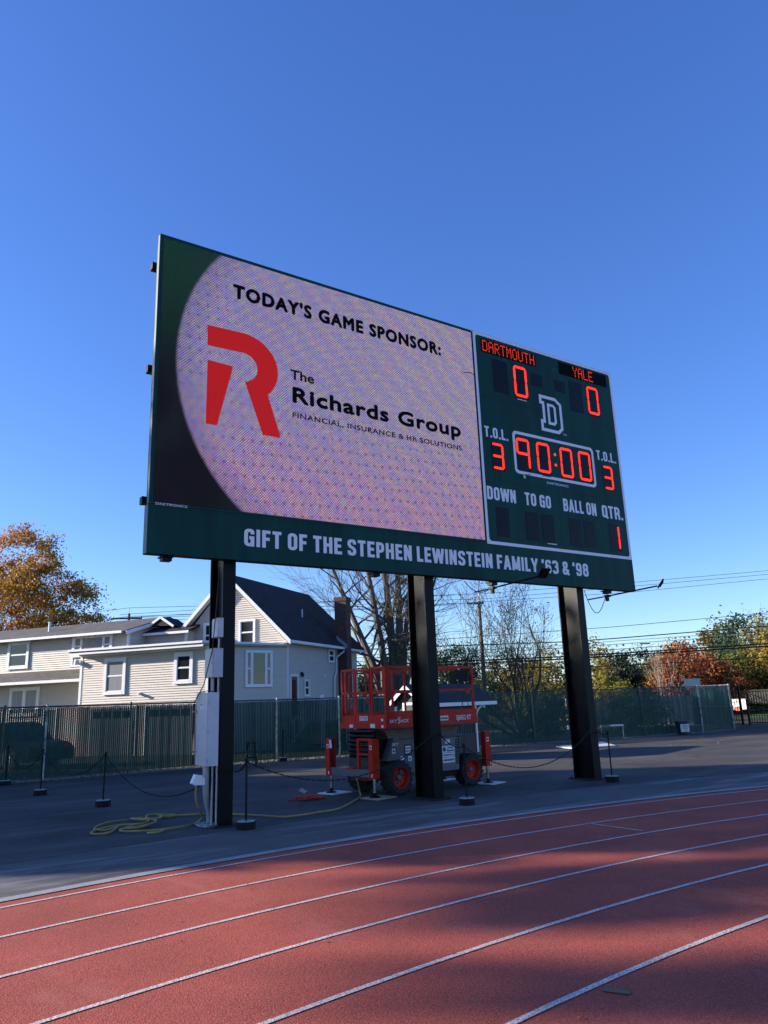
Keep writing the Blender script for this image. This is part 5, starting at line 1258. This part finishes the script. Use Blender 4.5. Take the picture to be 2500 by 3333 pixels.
for k in range(int(L / .11)):
    c = a + d * (k + .5) * .11; mb.obox(c + Vector((0, 0, .90)), (.085 if k % 2 else .10, .012, 1.55), d)
mb.build('slats', M['fence_green'], t)
t = tag(MB().obox((34.9, 24.0, 2.05), (.82, .02, .46), (.8, -.56, 0)).obox((34.9, 24.03, 1.0), (.06, .04, 1.7), (.8, -.56, 0)).build('sign_back', M['galv']), 'blank grey back of a sign rising above the slatted enclosure', 'sign')
g = thing('iron_gate', (34.9, 21.5, 0), 'black iron picket gate with a taller post frame at the end of the green fence', 'gate')
def picket_run(p, q, zlo, zhi, pitch, th, name='pickets'):
    p, q = Vector((*p, 0)), Vector((*q, 0)); d = (q - p).normalized(); L = (q - p).length; mb = MB()
    for k in range(int(L / pitch) + 1): c = p + d * k * pitch; mb.obox(c + Vector((0, 0, (zlo + zhi) / 2)), (th, th, zhi - zlo), d)
    mb.build(name, M['black_iron'], g)
    mb = MB()
    for z in (zlo + .02, (zlo + zhi) / 2 + .1, zhi - .05): mb.bar(p + Vector((0, 0, z)), q + Vector((0, 0, z)), .035, .035)
    mb.build('rail', M['black_iron'], g)
picket_run((34.66, 21.95), (35.12, 21.70), .05, 1.9, .12, .022)
for p in ((34.63, 21.97), (35.14, 21.69), (35.22, 21.4)): MB().box(p[0] - .04, p[0] + .04, p[1] - .04, p[1] + .04, 0, 1.95 if p[1] > 21.5 else 1.66).build('post', M['black_iron'], g)
picket_run((35.22, 21.4), (35.25, 17.2), .10, 1.62, .13, .020)
mb = MB(); mb.bar((35.2, 21.3, 1.5), (35.22, 19.6, .75), .05, .04); mb.build('brace', M['black_iron'], g)
scr = bpy.data.materials.new('dark_mesh_screen'); scr.use_nodes = True
_n = scr.node_tree.nodes; _n['Principled BSDF'].inputs['Base Color'].default_value = (.05, .05, .045, 1); _n['Principled BSDF'].inputs['Alpha'].default_value = .72
mb = MB(); mb.box(35.29, 35.294, 19.0, 21.3, .9, 1.62); mb.build('mesh_screen', scr, g)
# beyond the gate
struct(sheet('sports_field', [(46, 28), (110, 60), (130, 20), (60, 8)], -.004, M['turf']))
mb = MB(); p, q = Vector((47.76, 30.41, 0)), Vector((47.42, 28.82, 0)); mb.bar(p + Vector((0, 0, .72)), q + Vector((0, 0, .72)), .04, .6); mb.bar(p + Vector((0, 0, 1.05)), q + Vector((0, 0, 1.05)), .06, .05)
tag(mb.build('barrier', M['whiteboard']), 'low white barrier by the sports field seen through the iron gate', 'barrier')
tag(MB().prism([(46.9, 29.4, .36), (46.8, 28.9, .36), (46.8, 28.95, .62), (46.9, 29.3, .60)], (.12, .12, 0)).build('cone_marker', M['red_plastic']), 'small red marker in front of the white barrier beyond the gate', 'marker')
def sedan(name, loc, rz, label, m, L=4.4, W=1.75, H=1.42):
    t = thing(name, (*loc, 0), label, 'car', rz=rz)
    prof = [(-.5, .30), (-.5, .62), (-.47, .70), (-.30, .74), (-.13, 1.0), (.20, 1.0), (.36, .70), (.49, .66), (.5, .30)]
    low = [(-L / 2, .22), (-L / 2, .62), (-L * .47, .74), (-L * .33, .84), (L * .30, .86), (L * .47, .72), (L / 2, .55), (L / 2, .22)]
    mb = MB(); mb.prism([(x, -W / 2, z) for x, z in low], (0, W, 0)); mb.prism([(-L * .33, -W * .45, .84), (-L * .20, -W * .40, H - .04), (-L * .12, -W * .39, H), (L * .08, -W * .39, H), (L * .14, -W * .40, H - .04), (L * .30, -W * .45, .86)], (0, W * .84, 0))
    mb.build('body', m, t, local=True, smooth=True)
    mb = MB(); mb.prism([(-L * .28, -W * .455, .88), (-L * .185, -W * .425, H - .10), (-L * .04, -W * .425, H - .08), (-L * .04, -W * .455, .88)], (0, .01, 0)); mb.prism([(-L * .02, -W * .455, .88), (-L * .02, -W * .425, H - .08), (L * .10, -W * .425, H - .10), (L * .25, -W * .455, .88)], (0, .01, 0)); mb.build('window', M['glass'], t, local=True)
    for x in (-L * .31, L * .31):
        for s_ in (-1, 1):
            wv = MB().lathe((x, s_ * (W / 2 - .18), .32), (0, s_, 0), [(0, .2), (0, .32), (.19, .32), (.20, .22)], 20).build('wheel', M['rubber'], t, local=True)
            MB().lathe((x, s_ * (W / 2 + .005), .32), (0, s_, 0), [(0, .19), (.012, .17), (.02, .05)], 14).build('rim', M['galv'], wv, local=True)
    for s_ in (-1, 1): MB().box(L / 2 - .06, L / 2 + .006, s_ * .6 - .14, s_ * .6 + .14, .55, .68).build('headlight', M['decal_white'], t, local=True); MB().box(-L / 2 - .006, -L / 2 + .05, s_ * .6 - .14, s_ * .6 + .14, .58, .72).build('tail_light', M['red_plastic'], t, local=True)
    return t
sedan('parked_car', (3.9, 28.6), 2.15, 'dark car parked in front of the cream house, seen through the green slats', M['car_paint'])
sedan('parked_car', (58.0, 27.0), .9, 'white car parked far beyond the iron gate at the edge of the view', M['white_paint'])
t = thing('golf_cart', (50.2, 25.2, 0), 'dark utility cart standing beyond the iron gate', 'cart', rz=-.6)
mb = MB(); mb.box(-.7, .7, -.5, .5, .28, .52); mb.box(-.75, -.4, -.5, .5, .52, .82); mb.box(.45, .72, -.5, .5, .52, .70); mb.build('body', M['black_plastic'], t, local=True)
mb = MB(); mb.box(-.32, .1, -.45, .45, .52, .68); mb.box(-.36, -.28, -.45, .45, .68, 1.0); mb.build('seat', M['red_plastic'], t, local=True)
mb = MB()
for x in (-.5, .45):
    for y in (-.45, .45): mb.bar((x, y, .5), (x, y, 1.55), .03)
mb.box(-.65, .6, -.52, .52, 1.55, 1.60); mb.build('canopy', M['black_plastic'], t, local=True)
for x in (-.48, .48):
    for y in (-.5, .5): MB().cyl((x, y - .07, .2), (x, y + .07, .2), .2, 14).build('wheel', M['rubber'], t, local=True)

# ------------------------------------------------------------------ utility poles and wires
def pole(loc, h, label, arm, arm_z, ang):
    t = thing('utility_pole', (*loc, 0), label, 'utility pole')
    MB().cyl((loc[0], loc[1], -.1), (loc[0], loc[1], h), .15, 9, .095).build('shaft', M['pole_wood'], t)
    d = Vector((math.cos(ang), math.sin(ang), 0)); c = Vector((*loc, arm_z))
    MB().bar(c - d * arm[0], c + d * arm[1], .09, .11).build('crossarm', M['pole_wood'], t)
    for s_ in (-arm[0] + .06, arm[1] - .06): MB().lathe(c + d * s_ + Vector((0, 0, .055)), (0, 0, 1), [(0, .03), (.06, .05), (.09, .05), (.13, .02)], 8).build('insulator', M['galv'], t)
    MB().cyl(c + Vector((0, 0, h - arm_z)), c + Vector((0, 0, h - arm_z + .45)), .02, 6).build('top_pin', M['galv'], t)
    return t
pole((30.49, 34.89), 7.45, 'tall wooden utility pole rising behind the sparse apple tree', (.75, .28), 7.32, -.55)
pole((16.74, 61.18), 9.25, 'far utility pole with a crossarm above the grey roof of the house', (1.25, 1.0), 8.85, -.40)
def wire(P, r, label, sag=0.0):
    pts = []
    for (x0, z0), (x1, z1) in zip(P[:-1], P[1:]):
        for k in range(6):
            tt = k / 6; x = x0 + (x1 - x0) * tt; pts.append((x, z0 + (z1 - z0) * tt))
    pts.append(P[-1])
    zz = 46.0
    Q = [(*away(x, zz + .06 * x), h) for x, h in pts]
    return tag(MB().tube(Q, r, 4, cap=False).build('power_wire', M['wire']), label, 'wire', 'overhead wires')
# lateral position at that distance, height
for P, r, lab in (
    ([(-16, 4.75), (3.2, 5.25), (14, 5.68), (23.4, 6.23), (34, 7.0)], .016, 'lone thin wire crossing open sky well above the bundle over the far trees'),
    ([(-16, 4.6), (3.2, 4.84), (11, 4.86), (14, 4.98), (23.4, 5.43), (34, 6.1)], .030, 'topmost dark wire of the bundle crossing in front of the far trees'),
    ([(-16, 4.45), (3.2, 4.48), (11, 4.66), (14, 4.82), (23.4, 5.13), (34, 5.6)], .013, 'second wire from the top of the bundle before the far trees, thin'),
    ([(-16, 4.3), (3.2, 4.30), (11, 4.50), (14, 4.62), (23.4, 4.95), (34, 5.4)], .015, 'third wire from the top of the bundle, the one that carries a splice box'),
    ([(-16, 4.0), (3.2, 4.13), (11, 4.22), (14, 4.32), (23.4, 4.64), (34, 5.1)], .018, 'thin wire just above the two thick cables before the far trees'),
    ([(-16, 3.7), (3.2, 3.90), (11, 3.98), (14, 4.07), (23.4, 4.36), (34, 4.8)], .042, 'upper of the two thick black cables before the far trees'),
    ([(-16, 3.55), (3.2, 3.72), (11, 3.84), (14, 3.93), (23.4, 4.20), (34, 4.6)], .042, 'lower of the two thick black cables before the far trees'),
    ([(-16, 3.35), (3.2, 3.44), (11, 3.36), (14, 3.32), (23.4, 3.54), (34, 3.9)], .026, 'lowest wire crossing the coloured trees above the fence'),
    ([(-16, 7.3), (3.2, 7.93), (5.9, 7.95), (15.3, 8.39), (23.4, 8.86), (34, 9.6)], .012, 'highest of the three wires strung from the top of the pole by the apple tree'),
    ([(-16, 7.1), (3.2, 7.63), (5.9, 7.62), (15.3, 8.15), (23.4, 8.63), (34, 9.3)], .012, 'middle of the three wires strung from the pole by the apple tree'),
    ([(-16, 6.8), (3.2, 7.34), (5.9, 7.45), (15.3, 7.79), (23.4, 8.34), (34, 9.0)], .012, 'lowest of the three wires strung from the pole by the apple tree')):
    wire(P, r, lab)
bx_ = away(15.7, 46.95); tag(MB().obox((*bx_, 4.60), (.62, .06, .07), RX).build('splice_box', M['black_plastic']), 'small dark splice box hanging on a wire before the far trees', 'splice box')
for h, dz, lab in ((9.70, .6, 'upper wire from the far pole past the steep gable'), (9.03, .1, 'middle wire from the far pole past the steep gable'), (8.92, -.2, 'lower wire from the far pole past the steep gable')):
    p = Vector((16.74, 61.18, h)); P = [p - Vector((6.5, -6.0, .55)), p, p + RX * 12 + Vector((0, 0, -.12)), p + RX * 26 + Vector((0, 0, .1))]
    mb = MB(); mb.tube(P, .016, 4, cap=False)
    tag(mb.build('power_wire', M['wire']), lab, 'wire', 'overhead wires')

# ------------------------------------------------------------------ trees
def leaves(name, C, size, m, parent, flat=.35):
    """C: n x 3 leaf centres; each leaf clump one small quad of its own orientation"""
    n = len(C); a = rng.normal(size=(n, 3)); a /= np.linalg.norm(a, axis=1)[:, None]
    b_ = rng.normal(size=(n, 3)); b_ -= a * (a * b_).sum(1)[:, None]; b_ /= np.linalg.norm(b_, axis=1)[:, None]
    s_ = size * rng.uniform(.55, 1.35, n)[:, None]
    V = np.stack([C - a * s_ * .5, C - b_ * s_ * .32, C + a * s_ * .5, C + b_ * s_ * .32], 1).reshape(-1, 3)
    F = np.arange(4 * n).reshape(-1, 4)
    me = np_mesh(name, V, F); me.materials.append(m)
    o = bpy.data.objects.new(name, me); COL.objects.link(o); attach(o, parent, False); return o

def branches(mb, p, d, L, r, depth, spread=.55, up=.15, taper=.62, kids=3, tips=None, wob=.18, n=5, minr=.006):
    p = Vector(p); d = Vector(d).normalized(); pts = [p.copy()]; rs = [r]; segs = 4 if depth > 0 else 3
    for k in range(segs):
        d = (d + Vector((random.gauss(0, wob), random.gauss(0, wob), random.gauss(0, wob) + up * .5))).normalized()
        p = p + d * (L / segs); pts.append(p.copy()); rs.append(max(minr, r * (1 - (1 - taper) * (k + 1) / segs)))
    mb.tube(pts, rs, n if r > .03 else (4 if r > .012 else 3), cap=False)
    if tips is not None and depth <= 1: tips.extend(pts[1:])
    if depth > 0:
        for k in range(kids):
            i = random.choice(range(1, segs + 1)) if k else segs
            ax = d.orthogonal().normalized(); ax.rotate(Matrix.Rotation(random.random() * 6.28, 3, d))
            ang = random.uniform(.4, 1.0) * spread * (0.6 if k == 0 else 1.25)
            nd = (d * math.cos(ang) + ax * math.sin(ang))
            branches(mb, pts[i], nd, L * random.uniform(.62, .86), rs[i] * (.82 if k == 0 else .62), depth - 1, spread, up, taper, kids, tips, wob, n, minr)

def crown_points(c, rad, n, kind='round', clumps=90, cl_r=.16, hollow=.55):
    """leaf centres gathered in clumps through an uneven crown"""
    c = np.array(c); rad = np.array(rad); K = []
    while len(K) < clumps:
        q = rng.uniform(-1, 1, 3)
        if kind == 'round': ok = (q ** 2).sum() < 1 and (q ** 2).sum() > hollow ** 2 * rng.random()
        elif kind == 'cone': ok = math.hypot(q[0], q[1]) < (1 - q[2]) / 2 * (.75 + .35 * math.sin(q[2] * 19)) + .03
        elif kind == 'egg': ok = math.hypot(q[0], q[1]) < math.sqrt(max(0, 1 - q[2] ** 2)) * (1.0 - .25 * q[2])
        else: ok = math.hypot(q[0], q[1]) < .95
        if ok: K.append(q)
    K = np.array(K); out = []
    w_ = rng.uniform(.4, 1.6, clumps); w_ /= w_.sum()
    for q, f in zip(K, w_):
        m_ = max(3, int(n * f)); s_ = cl_r * rng.uniform(.6, 1.5)
        out.append(q + rng.normal(size=(m_, 3)) * s_ * np.array([1, 1, .75]))
    return c + np.concatenate(out) * rad

LM = {
    'maple': leaf_mat('maple_leaves', [(0.146, 0.134, 0.028), (0.336, 0.224, 0.034), (0.470, 0.258, 0.039), (0.403, 0.146, 0.039), (0.246, 0.073, 0.050)], .22),
    'olive': leaf_mat('olive_leaves', [(0.046, 0.056, 0.016), (0.109, 0.101, 0.025), (0.217, 0.163, 0.031), (0.310, 0.202, 0.046)], .3),
    'gold': leaf_mat('gold_leaves', [(.060, .075, .024), (.17, .155, .040), (.31, .235, .050), (.33, .20, .050)], .25),
    'red': leaf_mat('rust_leaves', [(0.094, 0.040, 0.020), (0.250, 0.075, 0.031), (0.400, 0.119, 0.040), (0.450, 0.237, 0.050)], .3),
    'yellowgreen': leaf_mat('yellow_green_leaves', [(0.117, 0.143, 0.023), (0.260, 0.247, 0.033), (0.442, 0.351, 0.039)], .35),
    'pine': leaf_mat('pine_needles', [(0.015, 0.034, 0.019), (0.038, 0.076, 0.042), (0.085, 0.142, 0.076)], .4, .15),
    'darkpine': leaf_mat('dark_needles', [(0.006, 0.011, 0.008), (0.014, 0.025, 0.014), (0.031, 0.048, 0.022)], .4, .1),
    'bluespruce': leaf_mat('blue_needles', [(0.023, 0.044, 0.039), (0.058, 0.098, 0.081), (0.104, 0.143, 0.117)], .4, .1),
    'green': leaf_mat('green_leaves', [(0.033, 0.063, 0.015), (0.075, 0.128, 0.030), (0.165, 0.210, 0.045)], .35),
    'brush': leaf_mat('brush_leaves', [(0.052, 0.044, 0.023), (0.111, 0.085, 0.039), (0.195, 0.143, 0.058)], .4),
}
def tree(name, label, base, top, rad, leafkind, n, size, kind='round', low=None, clumps=90, trunk=.16, cl_r=.16, bark='bark', limbs=5, cat='tree', group=None, lean=(0, 0)):
    x, y = base; low = top * .18 if low is None else low
    t = thing(name, (x, y, 0), label, cat, group=group)
    mb = MB(); cz = (top + low) / 2
    ht = top * (.92 if kind == 'cone' else .7)
    mb.tube([(x, y, -.1), (x + random.gauss(0, .05), y, ht * .4), (x + random.gauss(0, .1), y, ht)], [trunk, trunk * .7, trunk * .15], 7)
    for k in range(limbs):
        a = random.random() * 6.28; z = random.uniform(max(low * .8, .1), ht * .75)
        branches(mb, (x, y, z), (math.cos(a), math.sin(a), .7), rad[0] * .75, trunk * .4, 2, .6, .15, .5, 3)
    mb.build('trunk', M[bark], t, fixn=False)
    rr = (rad[0], rad[1] if len(rad) > 1 else rad[0], (top - low) / 2)
    leaves('crown', crown_points((x + lean[0], y + lean[1], cz), (rr[0], rr[1], rr[2]), n, kind, clumps, cl_r), size, LM[leafkind], t)
    return t
# maple behind the house
t = thing('maple_tree', (7.98, 52.6, 0), 'large orange and gold maple rising behind the long grey roof', 'tree')
mb = MB(); tips = []
for k in range(7):
    a = k * .9; branches(mb, (7.98, 52.6, 2.2), (math.cos(a) * .5, math.sin(a) * .5, 1), 3.0, .15, 4, .45, .25, .6, 3, tips, .10)
mb.tube([(7.98, 52.6, -.1), (7.98, 52.6, 2.4)], [.42, .34], 9); mb.build('trunk', M['bark'], t, fixn=False)
C = []
for (dx, z, rx, rz, n, cl) in ((-.8, 6.6, 5.0, 5.0, 24000, 150), (-.6, 11.2, 2.4, 2.4, 8000, 50), (2.6, 6.4, 3.2, 1.6, 7500, 44), (3.9, 4.4, 2.6, 1.4, 5500, 36), (1.0, 9.0, 2.8, 1.8, 6500, 44), (-3.8, 8.6, 3.4, 3.0, 8000, 56), (2.2, 3.6, 4.4, 1.4, 6000, 40)):
    c = Vector((7.98, 52.6, z)) + RX * dx; C.append(crown_points(tuple(c), (rx, rx, rz), n, 'round', cl, .11, .8))
leaves('crown', np.concatenate(C), .155, LM['maple'], t)
# big bare tree of several trunks
def bare_tree(name, label, base, stems, bark='bark', group=None, leaf=None, leaf_n=0, leaf_size=.1, kids=3):
    x, y = base; t = thing(name, (x, y, 0), label, 'tree', group=group); mb = MB(); tips = []
    for (dx, dy, dz, L, r, dep, spread, up) in stems:
        d = RX * dx + FW * dy + Vector((0, 0, dz)); branches(mb, (x, y, -.1), d, L, r, dep, spread, up, .62, kids, tips, .07, 8, .007)
    mb.build('trunk', M[bark], t, fixn=False)
    if leaf:
        P = np.array([tuple(v) for v in tips]); C = P[rng.integers(0, len(P), leaf_n)] + rng.normal(size=(leaf_n, 3)) * .12
        leaves('crown', C, leaf_size, LM[leaf], t)
    return t
random.seed(24)
def stem_tree(name, label, base, stems, bark):
    """several long stems fanning out of one foot, side branches all along them"""
    x, y = base; t = thing(name, (x, y, 0), label, 'tree'); mb = MB()
    for (sx, sy, H, r, low) in stems:
        p = Vector((x, y, -.1)); pts = []; N = 14
        for k in range(N + 1):
            f = k / N
            q = Vector((x, y, 0)) + (RX * sx + FW * sy) * (f ** 1.15) + RX * .10 * math.sin(f * 5 + sx) + Vector((0, 0, H * f - .1)); pts.append(q)
        rs = [max(.012, r * (1 - f_) ** .8) for f_ in np.linspace(0, .97, N + 1)]
        mb.tube(pts, rs, 8, cap=False)
        for k in range(N + 1):
            if pts[k].z < low: continue
            for j in range(1 if k % 2 else 2):
                a = random.random() * 6.28; d = Vector((math.cos(a), math.sin(a), random.uniform(.35, 1.1)))
                branches(mb, pts[k], d, (2.7 - 1.2 * k / N) * random.uniform(.7, 1.2), rs[k] * .36 + .008, 3, .55, .07, .5, 3, None, .12, 5, .0055)
    mb.build('trunk', M[bark], t, fixn=False); return t
stem_tree('bare_tree', 'big leafless tree with several tall trunks behind the middle scoreboard post', (22.79, 32.87), [(-4.3, .3, 11.5, .24, 2.6), (-2.3, -.6, 13.0, .25, 3.4), (-.9, .5, 13.5, .30, 4.0), (.5, -.2, 13.5, .30, 4.0), (1.6, .6, 12.0, .20, 4.0), (-3.2, .8, 7.5, .14, 2.4), (3.0, .4, 10.5, .15, 4.5)], 'bark')
random.seed(5)
bare_tree('apple_tree', 'sparse half bare tree with thin leaves in front of the utility pole', (23.06, 24.23), [(-.75, 0, .9, 2.3, .085, 5, .62, .04), (.40, .1, 1, 2.4, .10, 5, .60, .05), (.0, -.2, 1, 2.4, .08, 5, .6, .06), (-1.4, .2, .5, 2.2, .07, 4, .6, .10), (1.1, 0, .8, 2.0, .07, 5, .62, .04), (-.3, .4, 1, 2.3, .07, 5, .6, .05)], 'bark_dark', leaf='olive', leaf_n=3600, leaf_size=.075)
random.seed(11)
bare_tree('apple_tree', 'sparse thin tree just past the middle scoreboard post', (21.0, 26.9), [(-.25, 0, 1, 2.3, .07, 5, .62, .06), (.35, .1, 1, 2.2, .07, 5, .62, .06), (.0, -.2, 1, 2.0, .06, 5, .6, .08)], 'bark_dark', leaf='olive', leaf_n=2400, leaf_size=.075)
random.seed(3)
bare_tree('bare_sapling', 'slender pale leafless sapling before the rust coloured trees', (35.87, 26.4), [(-.16, 0, 1, 1.5, .06, 4, .42, .16), (.12, 0, 1, 1.5, .06, 4, .42, .16)], 'bark_pale')
BT = [
 ('pine_tree', 'small pine top showing over the lift beside the brick chimney', (32.13, 50.71), 4.95, (1.5,), 'pine', 2600, .20, 'cone', .3),
 ('spruce_tree', 'blue green spruce against the foot of the big bare tree', (30.74, 45.61), 5.5, (2.0,), 'bluespruce', 3400, .20, 'cone', .3),
 ('shrub', 'bushy dark evergreen seen through the railings of the lift', (27.4, 42.9), 3.6, (2.6,), 'pine', 3600, .20, 'egg', .1),
 ('shrub', 'brown brush under the big bare tree', (26.2, 37.2), 2.5, (2.6,), 'brush', 2600, .17, 'egg', .1),
 ('evergreen_tree', 'rounded dark green tree between the middle post and the thin tree', (38.3, 47.7), 5.9, (2.5,), 'pine', 5200, .22, 'egg', .3),
 ('evergreen_tree', 'small bright green tree left of the golden bush', (36.3, 41.7), 3.9, (1.2,), 'green', 1800, .20, 'egg', .3),
 ('autumn_tree', 'golden orange bush behind the apple tree', (35.9, 36.0), 3.6, (1.9,), 'gold', 3000, .19, 'egg', .1),
 ('autumn_tree', 'dull olive tree behind the apple tree, taller one', (44.8, 48.2), 5.5, (2.6,), 'olive', 3800, .24, 'egg', .3),
 ('autumn_tree', 'dull olive tree just left of the right scoreboard post', (47.5, 46.3), 5.7, (2.8,), 'olive', 3800, .24, 'egg', .3),
 ('autumn_tree', 'olive gold tree just right of the right scoreboard post', (47.2, 40.5), 5.6, (2.2,), 'gold', 3800, .22, 'egg', .3),
 ('autumn_tree', 'pale yellow green bush at the foot of the olive gold tree', (41.35, 34.7), 3.4, (1.4,), 'yellowgreen', 2200, .19, 'egg', .1),
 ('conifer_tree', 'narrow near black conifer beside the pale bush', (44.81, 36.04), 4.6, (1.2,), 'darkpine', 3600, .20, 'egg', .1),
 ('pine_tree', 'distant green pine low between the conifer and the rust tree', (70.4, 54.9), 6.4, (2.8,), 'pine', 3000, .32, 'egg', .3),
 ('pine_tree', 'distant pine farther along the skyline beside the rust tree', (73.0, 52.2), 6.9, (2.8,), 'pine', 3000, .32, 'egg', .3),
 ('autumn_tree', 'broad rust red tree beyond the board fence', (50.6, 35.4), 5.2, (2.4,), 'red', 5200, .23, 'round', .2),
 ('autumn_tree', 'low rust red tree next to the sign back', (51.6, 33.3), 3.7, (2.0,), 'red', 3400, .22, 'egg', .1),
 ('autumn_tree', 'yellow green bush at the foot of the rust red tree', (49.2, 38.1), 3.2, (1.3,), 'yellowgreen', 2000, .21, 'egg', .1),
 ('evergreen_tree', 'dark green tree rising behind the rust red tree', (61.4, 42.9), 6.3, (2.4,), 'green', 3600, .26, 'egg', .3),
 ('autumn_tree', 'thin topped olive tree on the skyline past the rust tree', (63.1, 41.0), 7.2, (1.9,), 'olive', 2600, .26, 'round', .5),
 ('autumn_tree', 'second thin topped olive tree, taller, beside the big pine', (66.0, 41.4), 8.2, (1.9,), 'olive', 2600, .27, 'round', .5),
 ('conifer_tree', 'black green conifer in the gap behind the sign back', (57.2, 37.4), 4.2, (2.0,), 'darkpine', 3200, .24, 'egg', .1),
 ('pine_tree', 'tall grey green pine, biggest tree toward the gate', (61.2, 36.6), 7.9, (3.0,), 'pine', 6400, .25, 'egg', .2),
 ('evergreen_tree', 'bright green tree at the foot of the tall pine', (56.6, 34.9), 5.2, (2.4,), 'green', 4600, .23, 'egg', .1),
 ('autumn_tree', 'big golden tree at the edge of the view above the iron gate', (57.0, 31.6), 7.2, (3.0,), 'gold', 8000, .23, 'egg', .6),
 ('autumn_tree', 'golden tree past the edge of the view beside the big golden one', (60.5, 28.5), 7.6, (3.2,), 'gold', 6000, .25, 'egg', .6),
 ('shrub', 'ivy covered bush behind the green fence beside the right post', (30.0, 23.9), 1.75, (1.5,), 'green', 2200, .13, 'egg', .0),
 ('shrub', 'dense dark bush behind the fence left of the right post', (25.3, 24.7), 1.6, (1.2,), 'darkpine', 1600, .13, 'egg', .0),
]
random.seed(9)
for (nm, lab, base, top, rad, lk, n, sz, kind, low) in BT:
    tree(nm, lab, base, top, rad, lk, int(n * 1.5), sz, kind, low, clumps=max(40, n // 45), trunk=.10 + .015 * top, cl_r=.14, limbs=4, group='trees and bushes beyond the fence')
# a mass of mixed brush closing the far side low down
C = []; 
for k in range(60):
    tt = k / 59; x = 3 + 44 * tt; z = 72 + 10 * math.sin(k * 1.7)
    p = away(x, z); h = 2.6 + 1.2 * math.sin(k * 2.3) ** 2
    C.append(crown_points((*p, h * .5), (1.6, 1.6, h * .55), 420, 'egg', 14, .2))
o = leaves('undergrowth', np.concatenate(C), .30, LM['brush'], None); tag(o, 'mass of brown brush closing the view low behind the far trees', 'undergrowth', kind='stuff')
for p in ((37.2, 38.5), (39.2, 35.8), (31.5, 39.6)):
    t = thing('lamp_post', (*p, 0), {37.2: 'thin grey post behind the sparse apple tree', 39.2: 'thin dark lamp post just left of the right scoreboard post', 31.5: 'thin grey post in front of the small bright green tree'}[p[0]], 'post')
    MB().cyl((*p, 0), (*p, 2.9), .05, 6, .035).build('shaft', M['galv'] if p[0] != 39.2 else M['black_iron'], t)
    mb = MB(); mb.obox((*p, 2.92), (.3, .12, .06), RX); mb.build('lamp', M['black_iron'], t)

# trees standing to the sun side of the scoreboard, outside the picture: they shade the asphalt and the track
def shade_tree(x, z, top, rad, low, n, size, leafkind='darkpine', kind='egg', lab=''):
    p = away(x, z); return tree('street_tree', lab, p, top, (rad,), leafkind, n, size, kind, low, clumps=60, trunk=.22, limbs=3, group='trees shading the track')
random.seed(31)
SHADE = []
for i, z in enumerate((12.3, 14.6, 16.9, 19.2)):
    SHADE.append((-34 - 1.2 * (i % 2), z, 16.5 - .5 * (i % 3), 1.75, .6, 9000, .55, 'darkpine', 'egg', 'dense dark pine standing beside the stadium, casting shade over the posts'))
for i, z in enumerate((21.4, 23.4)):
    SHADE.append((-30, z, 8.6, 1.5, .4, 4500, .5, 'darkpine', 'egg', 'lower dense pine beside the stadium, casting shade along the fence'))
for z, low, top in ((8.45, 18.3, 23.5), (10.2, 18.5, 19.2), (11.35, 18.5, 22.0), (13.2, 18.4, 25), (7.0, 18.9, 23.5)):
    SHADE.append((-60, z, top, .50, low, 1700 if z > 9 else 2400, .50, 'olive', 'egg', 'tall high crowned tree far beside the stadium, streaking the track with shade'))
for (x, z, top, rad, low, n, sz, lk, kd, lab) in SHADE:
    shade_tree(x, z, top, rad, low, n, sz, lk, kd, lab)

# the font probe is only a tool
bpy.data.objects.remove(_fo)
